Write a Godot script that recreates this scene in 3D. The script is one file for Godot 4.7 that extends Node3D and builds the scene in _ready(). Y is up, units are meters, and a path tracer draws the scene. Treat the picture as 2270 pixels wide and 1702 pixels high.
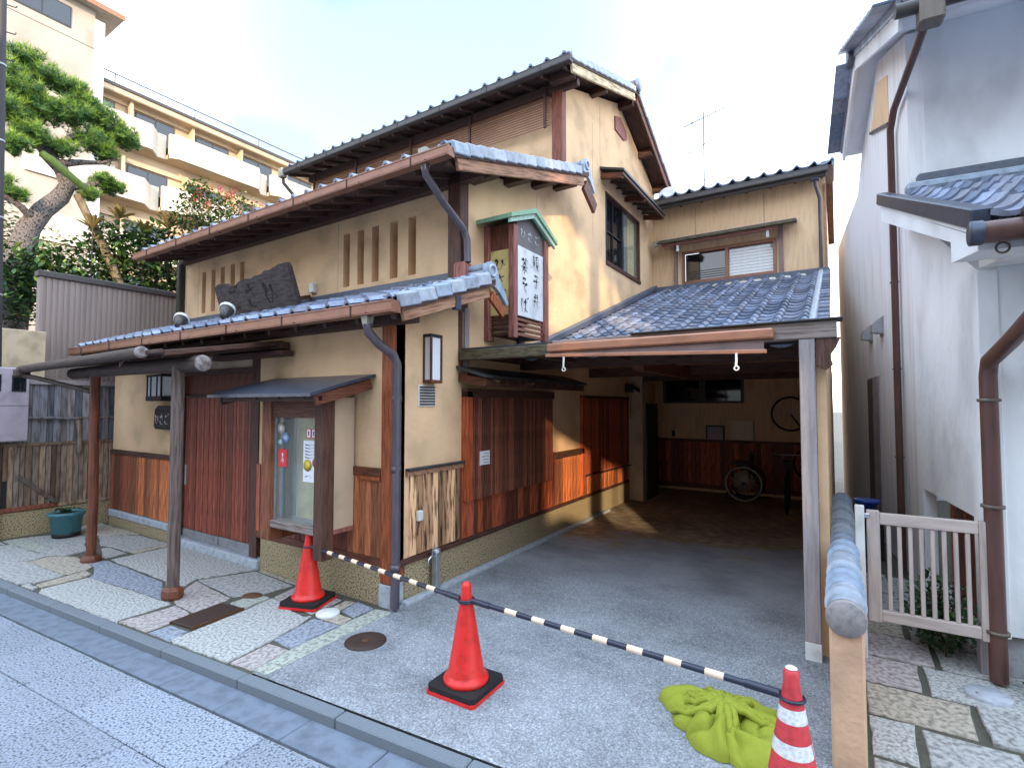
extends Node3D

var M := {}
var boxes := {}
var counts := {}
var rng := RandomNumberGenerator.new()

# ---------------------------------------------------------------- nodes
func put(o: Node3D, called: String, parent: Node = null) -> Node3D:
	if parent == null: parent = self
	var k := str(parent.get_instance_id()) + called
	var n: int = counts.get(k, 0)
	counts[k] = n + 1
	o.name = called if n == 0 else "%s_%03d" % [called, n]
	parent.add_child(o, true)
	return o

func tag(o: Node3D, label: String, category: String, group := "") -> Node3D:
	o.set_meta("label", label)
	o.set_meta("category", category)
	if group != "": o.set_meta("group", group)
	return o

func thing(called: String, label: String, category: String, at := Vector3.ZERO, turn := 0.0, group := "") -> Node3D:
	var o := Node3D.new()
	o.position = at
	o.rotation.y = turn
	put(o, called)
	return tag(o, label, category, group)

func obj(called: String, mesh: Mesh, m: Material, parent: Node = null, xf := Transform3D()) -> MeshInstance3D:
	var o := MeshInstance3D.new()
	o.mesh = mesh
	o.material_override = m
	o.transform = xf
	put(o, called, parent)
	return o

func struct(called: String, mesh: Mesh, m: Material, xf := Transform3D()) -> MeshInstance3D:
	var o := obj(called, mesh, m, null, xf)
	o.set_meta("kind", "structure")
	return o

func group_node(called: String, parent: Node, at := Vector3.ZERO) -> Node3D:
	var o := Node3D.new()
	o.position = at
	put(o, called, parent)
	return o

func copy(o: Node3D, called: String, label: String, at: Vector3, turn := 0.0) -> Node3D:
	var c: Node3D = o.duplicate()
	put(c, called)
	c.position = at
	c.rotation.y = turn
	c.set_meta("label", label)
	return c

# ---------------------------------------------------------------- shapes
func tri(st: SurfaceTool, a: Vector3, b: Vector3, c: Vector3, out: Vector3) -> void:
	if (b - a).cross(c - a).dot(out) > 0.0:
		st.add_vertex(a); st.add_vertex(c); st.add_vertex(b)
	else:
		st.add_vertex(a); st.add_vertex(b); st.add_vertex(c)

func quad(st: SurfaceTool, a: Vector3, b: Vector3, c: Vector3, d: Vector3, out: Vector3) -> void:
	tri(st, a, b, c, out)
	tri(st, a, c, d, out)

func start(smooth := false) -> SurfaceTool:
	var st := SurfaceTool.new()
	st.begin(Mesh.PRIMITIVE_TRIANGLES)
	st.set_smooth_group(0 if smooth else 0xFFFFFFFF)
	return st

func done(st: SurfaceTool) -> ArrayMesh:
	st.generate_normals()
	return st.commit()

func box_mesh(size: Vector3, ch := 0.004) -> ArrayMesh:
	var key := "%.3f %.3f %.3f %.4f" % [size.x, size.y, size.z, ch]
	if boxes.has(key): return boxes[key]
	var st := start()
	var h := size * 0.5
	ch = min(ch, min(h.x, min(h.y, h.z)) * 0.45)
	var p := func(ax: int, s: Vector3) -> Vector3:
		var v := Vector3((h.x - ch) * s.x, (h.y - ch) * s.y, (h.z - ch) * s.z)
		v[ax] = h[ax] * s[ax]
		return v
	for a in 3:
		var b := (a + 1) % 3
		var c := (a + 2) % 3
		for sa in [-1.0, 1.0]:
			var q := []
			for w in [[-1.0, -1.0], [1.0, -1.0], [1.0, 1.0], [-1.0, 1.0]]:
				var s := Vector3.ZERO
				s[a] = sa; s[b] = w[0]; s[c] = w[1]
				q.append(p.call(a, s))
			var out := Vector3.ZERO
			out[a] = sa
			quad(st, q[0], q[1], q[2], q[3], out)
			if ch > 0.0:
				for sb in [-1.0, 1.0]:
					var s0 := Vector3.ZERO
					s0[a] = sa; s0[b] = sb; s0[c] = -1.0
					var s1 := s0
					s1[c] = 1.0
					var o2 := Vector3.ZERO
					o2[a] = sa; o2[b] = sb
					quad(st, p.call(a, s0), p.call(a, s1), p.call(b, s1), p.call(b, s0), o2)
	if ch > 0.0:
		for sx in [-1.0, 1.0]:
			for sy in [-1.0, 1.0]:
				for sz in [-1.0, 1.0]:
					var s := Vector3(sx, sy, sz)
					tri(st, p.call(0, s), p.call(1, s), p.call(2, s), s)
	var m := done(st)
	boxes[key] = m
	return m

func bx(called: String, parent: Node, lo: Vector3, hi: Vector3, m: Material, ch := 0.004) -> MeshInstance3D:
	return obj(called, box_mesh((hi - lo).abs(), ch), m, parent, Transform3D(Basis(), (lo + hi) * 0.5))

func bar_xf(a: Vector3, b: Vector3) -> Transform3D:
	var x := (b - a).normalized()
	var up := Vector3.UP if abs(x.y) < 0.95 else Vector3.BACK
	var z := x.cross(up).normalized()
	return Transform3D(Basis(x, z.cross(x), z), (a + b) * 0.5)

func bar(called: String, parent: Node, a: Vector3, b: Vector3, hgt: float, wid: float, m: Material, ch := 0.004) -> MeshInstance3D:
	return obj(called, box_mesh(Vector3(a.distance_to(b), hgt, wid), ch), m, parent, bar_xf(a, b))

func joined(list: Array) -> ArrayMesh:
	var st := SurfaceTool.new()
	st.begin(Mesh.PRIMITIVE_TRIANGLES)
	for it in list: st.append_from(it[0], 0, it[1])
	return st.commit()

func jb(lo: Vector3, hi: Vector3, ch := 0.004) -> Array:
	return [box_mesh((hi - lo).abs(), ch), Transform3D(Basis(), (lo + hi) * 0.5)]

func jbar(a: Vector3, b: Vector3, hgt: float, wid: float, ch := 0.003) -> Array:
	return [box_mesh(Vector3(a.distance_to(b), hgt, wid), ch), bar_xf(a, b)]

func axis_point(axis: int, p: Vector2, d: float) -> Vector3:
	if axis == 0: return Vector3(d, p.y, p.x)   # polygon in (z, y)
	if axis == 1: return Vector3(p.x, d, p.y)   # polygon in (x, z)
	return Vector3(p.x, p.y, d)                 # polygon in (x, y)

func extrude_into(st: SurfaceTool, poly: PackedVector2Array, axis: int, d0: float, d1: float) -> void:
	var idx := Geometry2D.triangulate_polygon(poly)
	var out := Vector3.ZERO
	out[axis] = 1.0 if d1 > d0 else -1.0
	for i in range(0, idx.size(), 3):
		tri(st, axis_point(axis, poly[idx[i]], d1), axis_point(axis, poly[idx[i + 1]], d1), axis_point(axis, poly[idx[i + 2]], d1), out)
		tri(st, axis_point(axis, poly[idx[i]], d0), axis_point(axis, poly[idx[i + 1]], d0), axis_point(axis, poly[idx[i + 2]], d0), -out)
	var ccw := not Geometry2D.is_polygon_clockwise(poly)
	for i in poly.size():
		var a := poly[i]
		var b := poly[(i + 1) % poly.size()]
		var n2 := (b - a).orthogonal()
		# outward normal in the plane of the polygon
		var mid := (a + b) * 0.5
		if Geometry2D.is_point_in_polygon(mid + n2.normalized() * 0.002, poly): n2 = -n2
		var o3 := axis_point(axis, n2, 0.0)
		quad(st, axis_point(axis, a, d0), axis_point(axis, b, d0), axis_point(axis, b, d1), axis_point(axis, a, d1), o3)

func extrude(poly: Array, axis: int, d0: float, d1: float) -> ArrayMesh:
	var st := start()
	extrude_into(st, PackedVector2Array(poly), axis, d0, d1)
	return done(st)

func tube_mesh(pts: Array, radii: Variant, n := 10, caps := true) -> ArrayMesh:
	var st := start(true)
	var rings := []
	var u := Vector3.ZERO
	for i in pts.size():
		var p: Vector3 = pts[i]
		var t: Vector3 = (pts[min(i + 1, pts.size() - 1)] - pts[max(i - 1, 0)]).normalized()
		if u == Vector3.ZERO:
			u = t.cross(Vector3.UP if abs(t.y) < 0.9 else Vector3.RIGHT).normalized()
		u = (u - t * u.dot(t)).normalized()
		var v := t.cross(u)
		var r: float = radii[i] if radii is Array else radii
		var ring := []
		for k in n:
			var a := TAU * k / n
			ring.append([p + (u * cos(a) + v * sin(a)) * r, u * cos(a) + v * sin(a)])
		rings.append(ring)
	for i in rings.size() - 1:
		for k in n:
			var k2 := (k + 1) % n
			var o: Vector3 = rings[i][k][1] + rings[i][k2][1]
			quad(st, rings[i][k][0], rings[i][k2][0], rings[i + 1][k2][0], rings[i + 1][k][0], o)
	if caps:
		st.set_smooth_group(0xFFFFFFFF)
		for e in [0, rings.size() - 1]:
			var dirv: Vector3 = (pts[0] - pts[1]) if e == 0 else (pts[e] - pts[e - 1])
			for k in n:
				tri(st, pts[e], rings[e][k][0], rings[e][(k + 1) % n][0], dirv)
	return done(st)

func lathe_mesh(prof: Array, n := 24, smooth := true) -> ArrayMesh:
	var st := start(smooth)
	for i in prof.size() - 1:
		var a: Vector2 = prof[i]
		var b: Vector2 = prof[i + 1]
		var d := b - a
		var nr := Vector2(d.y, -d.x)
		if smooth: st.set_smooth_group(0)
		for k in n:
			var t0 := TAU * k / n
			var t1 := TAU * (k + 1) / n
			var tm := (t0 + t1) * 0.5
			var out := Vector3(nr.x * cos(tm), nr.y, nr.x * sin(tm))
			var p0 := Vector3(a.x * cos(t0), a.y, a.x * sin(t0))
			var p1 := Vector3(a.x * cos(t1), a.y, a.x * sin(t1))
			var p2 := Vector3(b.x * cos(t1), b.y, b.x * sin(t1))
			var p3 := Vector3(b.x * cos(t0), b.y, b.x * sin(t0))
			if a.x < 0.0001: tri(st, p0, p2, p3, out)
			elif b.x < 0.0001: tri(st, p0, p1, p2, out)
			else: quad(st, p0, p1, p2, p3, out)
	return done(st)

func torus_mesh(R: float, r: float, n := 40, m := 8) -> ArrayMesh:
	var t := TorusMesh.new()
	t.inner_radius = R - r
	t.outer_radius = R + r
	t.rings = n
	t.ring_segments = m
	var st := SurfaceTool.new()
	st.create_from(t, 0)
	return st.commit()

# a flagstone: the outline with a chamfered, slightly uneven top
func stone_mesh(poly: PackedVector2Array, y0: float, y1: float, bev: float) -> ArrayMesh:
	var st := start()
	var c := Vector2.ZERO
	for p in poly: c += p
	c /= poly.size()
	var inner := PackedVector2Array()
	for p in poly: inner.append(p + (c - p).normalized() * bev)
	var outer := PackedVector2Array()
	for p in poly: outer.append(p + (c - p).normalized() * 0.004)
	var idx := Geometry2D.triangulate_polygon(inner)
	for i in range(0, idx.size(), 3):
		tri(st, axis_point(1, inner[idx[i]], y1), axis_point(1, inner[idx[i + 1]], y1), axis_point(1, inner[idx[i + 2]], y1), Vector3.UP)
	for i in poly.size():
		var j := (i + 1) % poly.size()
		var o := (outer[i] + outer[j]) * 0.5 - c
		var o3 := Vector3(o.x, 0, o.y).normalized()
		var ym := y1 - bev * 0.7
		quad(st, axis_point(1, inner[i], y1), axis_point(1, inner[j], y1), axis_point(1, outer[j], ym), axis_point(1, outer[i], ym), o3 + Vector3.UP)
		quad(st, axis_point(1, outer[i], ym), axis_point(1, outer[j], ym), axis_point(1, outer[j], y0), axis_point(1, outer[i], y0), o3)
	return done(st)

# a stone's outline with hand-cut, slightly wavering edges
func rough_edge(poly: PackedVector2Array) -> PackedVector2Array:
	var out := PackedVector2Array()
	for i in poly.size():
		var a := poly[i]
		var b := poly[(i + 1) % poly.size()]
		out.append(a)
		var n := int(a.distance_to(b) / 0.09)
		var o := (b - a).normalized().orthogonal()
		for k in range(1, n): out.append(a.lerp(b, float(k) / n) + o * rng.randf_range(-0.006, 0.006))
	return out

# one S-shaped roof tile: x across, z towards the eave, lip at z = l
func tile_mesh(w: float, l: float) -> ArrayMesh:
	var key := "tile %.3f %.3f" % [w, l]
	if boxes.has(key): return boxes[key]
	var st := start(true)
	var n := 10
	var prof := []
	for i in n + 1:
		var u := float(i) / n
		var y := -0.022 * sin(PI * u / 0.68) if u < 0.68 else 0.052 * pow(sin(PI * (u - 0.68) / 0.34), 0.8) if u < 1.0 else 0.01
		prof.append(Vector2(u * w * 1.04, y))
	for i in n:
		var a: Vector2 = prof[i]
		var b: Vector2 = prof[i + 1]
		var nn := Vector3(-(b.y - a.y), b.x - a.x, 0)
		st.set_smooth_group(0)
		quad(st, Vector3(a.x, a.y, -0.03), Vector3(b.x, b.y, -0.03), Vector3(b.x, b.y + 0.026, l), Vector3(a.x, a.y + 0.026, l), nn)
		st.set_smooth_group(0xFFFFFFFF)
		quad(st, Vector3(a.x, a.y + 0.026, l), Vector3(b.x, b.y + 0.026, l), Vector3(b.x, b.y - 0.004, l), Vector3(a.x, a.y - 0.004, l), Vector3(0, 0, 1))
	var m := done(st)
	boxes[key] = m
	return m

# brush strokes as thin ribbons in the xy plane, unit box with y down, drawn w by h
func ink_mesh(glyph: Array, w: float, h: float, thick: float) -> ArrayMesh:
	var st := start()
	for s in glyph:
		var cv := Curve2D.new()
		for i in s.size():
			var p := Vector2((s[i][0] - 0.5) * w, (0.5 - s[i][1]) * h)
			var t := Vector2.ZERO
			if i > 0 and i < s.size() - 1:
				t = Vector2((s[i + 1][0] - s[i - 1][0]) * w, -(s[i + 1][1] - s[i - 1][1]) * h) * 0.18
			cv.add_point(p, -t, t)
		var L := cv.get_baked_length()
		var n := 10
		var prev := []
		for i in n + 1:
			var f := float(i) / n
			var p := cv.sample_baked(L * f)
			var q := cv.sample_baked(min(L * f + 0.002, L))
			var q0 := cv.sample_baked(max(L * f - 0.002, 0.0))
			var nrm := (q - q0).normalized().orthogonal()
			var r := thick * (0.62 + 0.38 * cos(f * 5.0)) * (1.0 - 0.55 * pow(f, 3.0))
			var cur := [Vector3(p.x + nrm.x * r, p.y + nrm.y * r, 0), Vector3(p.x - nrm.x * r, p.y - nrm.y * r, 0)]
			if i > 0: quad(st, prev[0], prev[1], cur[1], cur[0], Vector3(0, 0, 1))
			prev = cur
	return done(st)

# ---------------------------------------------------------------- materials
func noise(seed_: int, freq: float, oct := 4, kind := FastNoiseLite.TYPE_SIMPLEX_SMOOTH) -> FastNoiseLite:
	var n := FastNoiseLite.new()
	n.seed = seed_
	n.frequency = freq
	n.noise_type = kind
	n.fractal_octaves = oct
	return n

func ntex(seed_: int, freq: float, cols: Array, oct := 4, size := 512, kind := FastNoiseLite.TYPE_SIMPLEX_SMOOTH) -> NoiseTexture2D:
	var t := NoiseTexture2D.new()
	t.width = size
	t.height = size
	t.seamless = true
	t.noise = noise(seed_, freq, oct, kind)
	var g := Gradient.new()
	var off := PackedFloat32Array()
	var cc := PackedColorArray()
	for i in cols.size():
		off.append(cols[i][0])
		var c = cols[i][1]
		cc.append(c if c is Color else Color(c, c, c))
	g.offsets = off
	g.colors = cc
	t.color_ramp = g
	return t

func ntex_normal(seed_: int, freq: float, strength: float, oct := 4, size := 512, kind := FastNoiseLite.TYPE_SIMPLEX_SMOOTH) -> NoiseTexture2D:
	var t := NoiseTexture2D.new()
	t.width = size
	t.height = size
	t.seamless = true
	t.noise = noise(seed_, freq, oct, kind)
	t.as_normal_map = true
	t.bump_strength = strength
	return t

var T := {}
func mat(key: String, c: Color, rough := 0.8, tex := "", scale := Vector3.ONE, nrm := "", nstr := 1.0, metal := 0.0) -> StandardMaterial3D:
	var m := StandardMaterial3D.new()
	m.albedo_color = c
	m.roughness = rough
	m.metallic = metal
	if tex != "" or nrm != "":
		m.uv1_triplanar = true
		m.uv1_world_triplanar = true
		m.uv1_scale = scale
		m.uv1_triplanar_sharpness = 8.0
	if tex != "": m.albedo_texture = T[tex]
	if nrm != "":
		m.normal_enabled = true
		m.normal_texture = T[nrm]
		m.normal_scale = nstr
	M[key] = m
	return m

func tones(key: String, c: Color, n: int, spread: float, rough: float, tex: String, scale: Vector3, nrm := "", nstr := 1.0) -> void:
	rng.seed = hash(key)
	for i in n:
		var k: float = 1.0 + spread * (2.0 * i / max(1, n - 1) - 1.0)
		var w := rng.randf_range(-0.03, 0.03)
		mat(key + str(i), Color(clamp(c.r * k + w, 0, 1), clamp(c.g * k, 0, 1), clamp(c.b * k - w, 0, 1)), rough, tex, scale, nrm, nstr)

func pick(key: String, n: int) -> Material:
	return M[key + str(rng.randi() % n)]

func c8(r: float, g: float, b: float) -> Color:
	return Color(r / 255.0, g / 255.0, b / 255.0)

func make_materials() -> void:
	T["soft"] = ntex(1, 0.006, [[0.0, 0.82], [0.45, 0.95], [1.0, 1.0]], 5)
	T["fine_n"] = ntex_normal(2, 0.06, 3.0, 3)
	T["grain"] = ntex(3, 0.012, [[0.0, Color(0.55, 0.5, 0.47)], [0.42, Color(0.82, 0.8, 0.78)], [0.55, Color(0.95, 0.95, 0.95)], [1.0, Color(1, 1, 1)]], 5)
	T["weather"] = ntex(4, 0.01, [[0.0, Color(0.56, 0.53, 0.51)], [0.4, Color(0.82, 0.8, 0.78)], [0.62, Color(0.95, 0.95, 0.95)], [1.0, Color(1, 1, 1)]], 5)
	T["worn"] = ntex(15, 0.008, [[0.0, Color(0.2, 0.18, 0.18)], [0.34, Color(0.6, 0.56, 0.53)], [0.5, Color(0.93, 0.92, 0.9)], [1.0, Color(1, 1, 1)]], 4)
	T["grain_n"] = ntex_normal(5, 0.02, 4.0, 4)
	T["conc"] = ntex(6, 0.012, [[0.0, 0.8], [0.45, 0.92], [0.6, 0.97], [1.0, 1.0]], 6)
	T["speck"] = ntex(7, 0.22, [[0.0, 0.35], [0.32, 0.62], [0.5, 0.86], [0.72, 1.0], [1.0, 1.0]], 2)
	T["pebble"] = ntex(8, 0.07, [[0.0, Color(1, 0.98, 0.92)], [0.3, Color(0.9, 0.85, 0.76)], [0.55, Color(0.76, 0.7, 0.61)], [1.0, Color(0.52, 0.48, 0.42)]], 1, 512, FastNoiseLite.TYPE_CELLULAR)
	T["pebble_n"] = ntex_normal(8, 0.07, 6.0, 1, 512, FastNoiseLite.TYPE_CELLULAR)
	T["agg"] = ntex(9, 0.06, [[0.0, 1.0], [0.3, 0.95], [0.55, 0.78], [0.8, 0.52], [1.0, 0.4]], 1, 1024, FastNoiseLite.TYPE_CELLULAR)
	T["agg_n"] = ntex_normal(9, 0.06, 9.0, 1, 1024, FastNoiseLite.TYPE_CELLULAR)
	T["stone"] = ntex(14, 0.035, [[0.0, 0.62], [0.36, 0.83], [0.5, 0.93], [0.66, 1.0], [1.0, 1.0]], 6)
	T["tile"] = ntex(10, 0.02, [[0.0, 0.76], [0.5, 0.92], [1.0, 1.0]], 4)
	T["bark"] = ntex(11, 0.03, [[0.0, 0.9], [0.4, 0.75], [0.75, 0.35], [1.0, 0.15]], 2, 512, FastNoiseLite.TYPE_CELLULAR)
	T["bark_n"] = ntex_normal(11, 0.03, 10.0, 2, 512, FastNoiseLite.TYPE_CELLULAR)
	T["rough_n"] = ntex_normal(12, 0.03, 7.0, 5)
	T["streak"] = ntex(13, 0.01, [[0.0, 0.86], [0.45, 0.96], [1.0, 1.0]], 5)
	var vg := Vector3(6.0, 0.45, 6.0)
	mat("plaster", c8(232, 194, 152), 0.92, "soft", Vector3(0.35, 0.35, 0.35), "fine_n", 0.25)
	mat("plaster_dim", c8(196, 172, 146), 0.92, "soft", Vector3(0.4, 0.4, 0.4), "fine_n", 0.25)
	mat("siding", c8(228, 192, 152), 0.75, "streak", Vector3(2.0, 0.25, 2.0), "fine_n", 0.15)
	tones("red_plank", c8(160, 80, 50), 5, 0.26, 0.62, "grain", vg, "grain_n", 0.5)
	tones("orange_plank", c8(188, 110, 66), 4, 0.2, 0.65, "grain", vg, "grain_n", 0.5)
	tones("worn_plank", c8(206, 160, 122), 5, 0.28, 0.8, "worn", Vector3(4.0, 0.5, 4.0), "grain_n", 0.7)
	tones("door_plank", c8(150, 72, 50), 4, 0.16, 0.5, "grain", vg, "grain_n", 0.4)
	tones("lattice", c8(140, 80, 60), 3, 0.18, 0.6, "grain", vg, "grain_n", 0.4)
	tones("bamboo", c8(128, 112, 98), 6, 0.3, 0.7, "weather", Vector3(4, 0.6, 4), "grain_n", 0.6)
	tones("grey_board", c8(134, 132, 136), 4, 0.2, 0.75, "weather", Vector3(4, 0.5, 4), "grain_n", 0.6)
	mat("dark_wood_v", c8(92, 58, 46), 0.65, "grain", vg, "grain_n", 0.5)
	mat("dark_wood_x", c8(86, 56, 46), 0.65, "grain", Vector3(0.45, 6, 6), "grain_n", 0.5)
	mat("dark_wood_z", c8(88, 56, 45), 0.65, "grain", Vector3(6, 6, 0.45), "grain_n", 0.5)
	mat("soffit", c8(88, 62, 54), 0.75, "grain", Vector3(5, 5, 0.5), "grain_n", 0.4)
	mat("brown_wood_x", c8(108, 58, 36), 0.6, "grain", Vector3(0.45, 6, 6), "grain_n", 0.5)
	mat("brown_wood_z", c8(110, 58, 36), 0.6, "grain", Vector3(6, 6, 0.45), "grain_n", 0.5)
	mat("orange_wood_v", c8(164, 84, 42), 0.6, "grain", vg, "grain_n", 0.5)
	mat("red_post", c8(158, 98, 88), 0.6, "grain", vg, "grain_n", 0.3)
	mat("verge_wood", c8(176, 132, 104), 0.8, "weather", Vector3(0.5, 5, 5), "grain_n", 0.6)
	M.verge_wood.uv1_world_triplanar = false
	mat("pale_verge", c8(226, 206, 170), 0.8, "weather", Vector3(0.5, 4, 4), "grain_n", 0.6)
	M.pale_verge.uv1_world_triplanar = false
	mat("grey_wood_x", c8(150, 136, 130), 0.8, "weather", Vector3(0.45, 6, 6), "grain_n", 0.6)
	mat("grey_wood_v", c8(156, 146, 146), 0.8, "soft", vg, "grain_n", 0.6)
	mat("gate_wood_v", c8(182, 168, 160), 0.8, "soft", vg, "grain_n", 0.4)
	mat("gate_wood_x", c8(186, 172, 164), 0.8, "soft", Vector3(0.45, 6, 6), "grain_n", 0.4)
	mat("mossy_wood", c8(98, 88, 66), 0.9, "weather", Vector3(1.2, 6, 6), "grain_n", 0.8)
	mat("log_brown", c8(118, 64, 42), 0.7, "weather", vg, "grain_n", 0.6)
	mat("log_grey", c8(112, 96, 90), 0.8, "weather", vg, "grain_n", 0.8)
	mat("log_dark", c8(74, 58, 52), 0.7, "weather", Vector3(0.5, 6, 6), "grain_n", 0.6)
	mat("log_end", c8(150, 140, 138), 0.8, "weather", Vector3(3, 3, 3), "grain_n", 0.4)
	mat("copper", c8(146, 98, 76), 0.42, "soft", Vector3(1, 3, 3), "", 1.0, 0.25)
	mat("awning_copper", c8(176, 120, 92), 0.4, "soft", Vector3(1, 3, 3), "", 1.0, 0.15)
	mat("awning_panel", c8(134, 112, 108), 0.6, "soft", Vector3(1, 3, 3))
	mat("hopper", c8(168, 164, 152), 0.45, "soft", Vector3(3, 3, 3), "", 1.0, 0.3)
	mat("dark_gutter", c8(72, 66, 64), 0.5, "soft", Vector3(1, 3, 3))
	mat("downpipe", c8(88, 80, 88), 0.38, "soft", Vector3(3, 1, 3))
	mat("pipe_brown", c8(92, 62, 56), 0.35, "soft", Vector3(3, 0.6, 3))
	mat("pipe_grey", c8(98, 86, 76), 0.35, "soft", Vector3(3, 0.6, 3))
	tones("tile", c8(132, 142, 164), 4, 0.16, 0.36, "tile", Vector3(1.3, 1.3, 1.3), "fine_n", 0.2)
	tones("light_tile", c8(166, 178, 194), 3, 0.07, 0.42, "tile", Vector3(0.8, 0.8, 0.8), "fine_n", 0.1)
	mat("noshi", c8(92, 98, 112), 0.5, "tile", Vector3(1, 4, 4), "fine_n", 0.2)
	mat("mortar_white", c8(206, 198, 184), 0.9, "conc", Vector3(3, 3, 3))
	mat("tin", c8(74, 80, 96), 0.35, "tile", Vector3(0.8, 0.8, 0.8), "", 1.0, 0.35)
	mat("tin_dark", c8(62, 62, 64), 0.5, "tile", Vector3(0.8, 0.8, 0.8))
	mat("pebble", c8(186, 178, 156), 0.9, "pebble", Vector3(1.5, 1.5, 1.5), "pebble_n", 0.9)
	mat("conc", c8(158, 158, 160), 0.9, "conc", Vector3(0.9, 0.9, 0.9), "fine_n", 0.4)
	mat("conc_light", c8(178, 184, 192), 0.85, "conc", Vector3(1.4, 1.4, 1.4), "fine_n", 0.3)
	mat("steel", c8(170, 172, 176), 0.35, "soft", Vector3(2, 2, 2), "", 1.0, 0.6)
	mat("chrome", c8(205, 205, 210), 0.18, "", Vector3.ONE, "", 1.0, 1.0)
	mat("iron", c8(64, 46, 40), 0.6, "conc", Vector3(4, 4, 4), "rough_n", 0.5)
	mat("rust", c8(96, 62, 30), 0.8, "conc", Vector3(6, 6, 6), "rough_n", 0.6)
	mat("black", c8(28, 26, 28), 0.55)
	mat("rubber", c8(24, 24, 26), 0.75, "soft", Vector3(4, 4, 4), "fine_n", 0.2)
	mat("dark_room", c8(22, 20, 20), 0.95)
	mat("white_paint", c8(222, 222, 218), 0.6, "soft", Vector3(1, 1, 1))
	mat("white_wall", c8(240, 241, 244), 0.85, "soft", Vector3(0.3, 0.15, 0.3), "fine_n", 0.15)
	mat("white_wall_worn", c8(236, 234, 236), 0.88, "streak", Vector3(1.6, 0.1, 1.6), "fine_n", 0.15)
	mat("paper", c8(226, 226, 230), 0.8)
	mat("ink", c8(24, 22, 22), 0.7)
	mat("white_ink", c8(190, 190, 196), 0.7)
	mat("cone_red", c8(226, 42, 36), 0.42, "soft", Vector3(3, 3, 3))
	mat("cone_old", c8(208, 62, 66), 0.55, "soft", Vector3(5, 5, 5))
	mat("cone_band", c8(224, 222, 222), 0.5, "conc", Vector3(6, 6, 6))
	mat("bar_dark", c8(34, 38, 56), 0.35)
	mat("bar_cream", c8(238, 206, 176), 0.45)
	mat("net", c8(172, 180, 52), 0.85, "speck", Vector3(5, 5, 5), "rough_n", 0.5)
	M.net.backlight = Color(0.12, 0.13, 0.03)
	mat("teal", c8(72, 128, 136), 0.45, "soft", Vector3(3, 3, 3))
	mat("soil", c8(46, 40, 30), 0.95)
	mat("glass_dark", c8(20, 23, 28), 0.04)
	M.glass_dark.metallic_specular = 0.8
	var g := mat("glass", Color(0.75, 0.82, 0.8, 0.12), 0.03)
	g.transparency = BaseMaterial3D.TRANSPARENCY_ALPHA
	mat("lamp_paper", c8(222, 224, 228), 0.6)
	mat("sign_white", c8(224, 226, 228), 0.55, "soft", Vector3(1.2, 1.2, 1.2))
	mat("sign_yellow", c8(216, 196, 128), 0.6, "soft", Vector3(1.2, 1.2, 1.2))
	mat("sign_grey", c8(112, 106, 106), 0.6, "soft", Vector3(1.2, 1.2, 1.2))
	mat("verdigris", c8(136, 176, 142), 0.6, "conc", Vector3(4, 4, 4))
	mat("old_board", c8(74, 64, 62), 0.85, "weather", Vector3(0.8, 4, 4), "rough_n", 0.9)
	mat("board_carve", c8(24, 20, 20), 0.9)
	mat("hotel", c8(214, 190, 158), 0.85, "soft", Vector3(0.1, 0.1, 0.1))
	mat("hotel_parapet", c8(222, 210, 190), 0.85, "soft", Vector3(0.1, 0.1, 0.1))
	mat("tower", c8(184, 172, 158), 0.85, "soft", Vector3(0.1, 0.1, 0.1))
	mat("corrugated", c8(150, 134, 126), 0.7, "streak", Vector3(1.2, 0.1, 1.2))
	mat("beige_wall", c8(200, 180, 150), 0.9, "conc", Vector3(0.8, 0.5, 0.8))
	mat("box_grey", c8(170, 158, 168), 0.5, "soft", Vector3(1, 1, 1))
	mat("bark", c8(150, 140, 136), 0.95, "bark", Vector3(2.2, 1.4, 2.2), "bark_n", 1.2)
	mat("pole_dark", c8(50, 46, 48), 0.6, "soft", Vector3(3, 0.5, 3))
	mat("prop", c8(128, 112, 88), 0.85, "weather", Vector3(3, 0.6, 3))
	for p in [["needle0", c8(128, 158, 50)], ["needle1", c8(94, 130, 48)], ["needle2", c8(58, 98, 48)], ["leaf0", c8(62, 94, 40)], ["leaf1", c8(38, 66, 34)], ["leaf2", c8(112, 136, 48)], ["leaf_olive", c8(104, 88, 44)], ["leaf_pale", c8(134, 140, 92)], ["petal", c8(214, 104, 110)], ["petal_pale", c8(226, 178, 140)]]:
		mat(p[0], p[1], 0.6)
		M[p[0]].backlight = Color(p[1].r * 0.5, p[1].g * 0.5, p[1].b * 0.3)
	for p in [["grey", c8(172, 171, 168)], ["green", c8(172, 176, 164)], ["tan", c8(178, 168, 152)], ["pink", c8(178, 168, 164)], ["blue", c8(150, 156, 168)], ["speck", c8(182, 182, 180)]]:
		mat("stone_" + p[0], p[1], 0.85, "stone", Vector3(1.1, 1.1, 1.1), "rough_n", 0.7)
	mat("stone_speck", c8(184, 184, 180), 0.85, "stone", Vector3(1.6, 1.6, 1.6), "rough_n", 1.2)
	mat("joint", c8(86, 84, 72), 0.95, "conc", Vector3(3, 3, 3))
	mat("red_stone", c8(112, 62, 40), 0.6, "conc", Vector3(5, 5, 5), "rough_n", 0.6)
	mat("kerb_top", c8(134, 142, 150), 0.85, "speck", Vector3(2.4, 2.4, 2.4), "fine_n", 0.4)
	mat("apron", c8(112, 122, 136), 0.75, "conc", Vector3(1.1, 1.1, 1.1), "fine_n", 0.3)
	for i in 4:
		var k := 1.0 + (i - 1.5) * 0.04
		mat("road%d" % i, Color(0.62 * k, 0.65 * k, 0.7 * k), 0.85, "agg", Vector3(1.15, 1.15, 1.15), "agg_n", 0.9)
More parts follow.
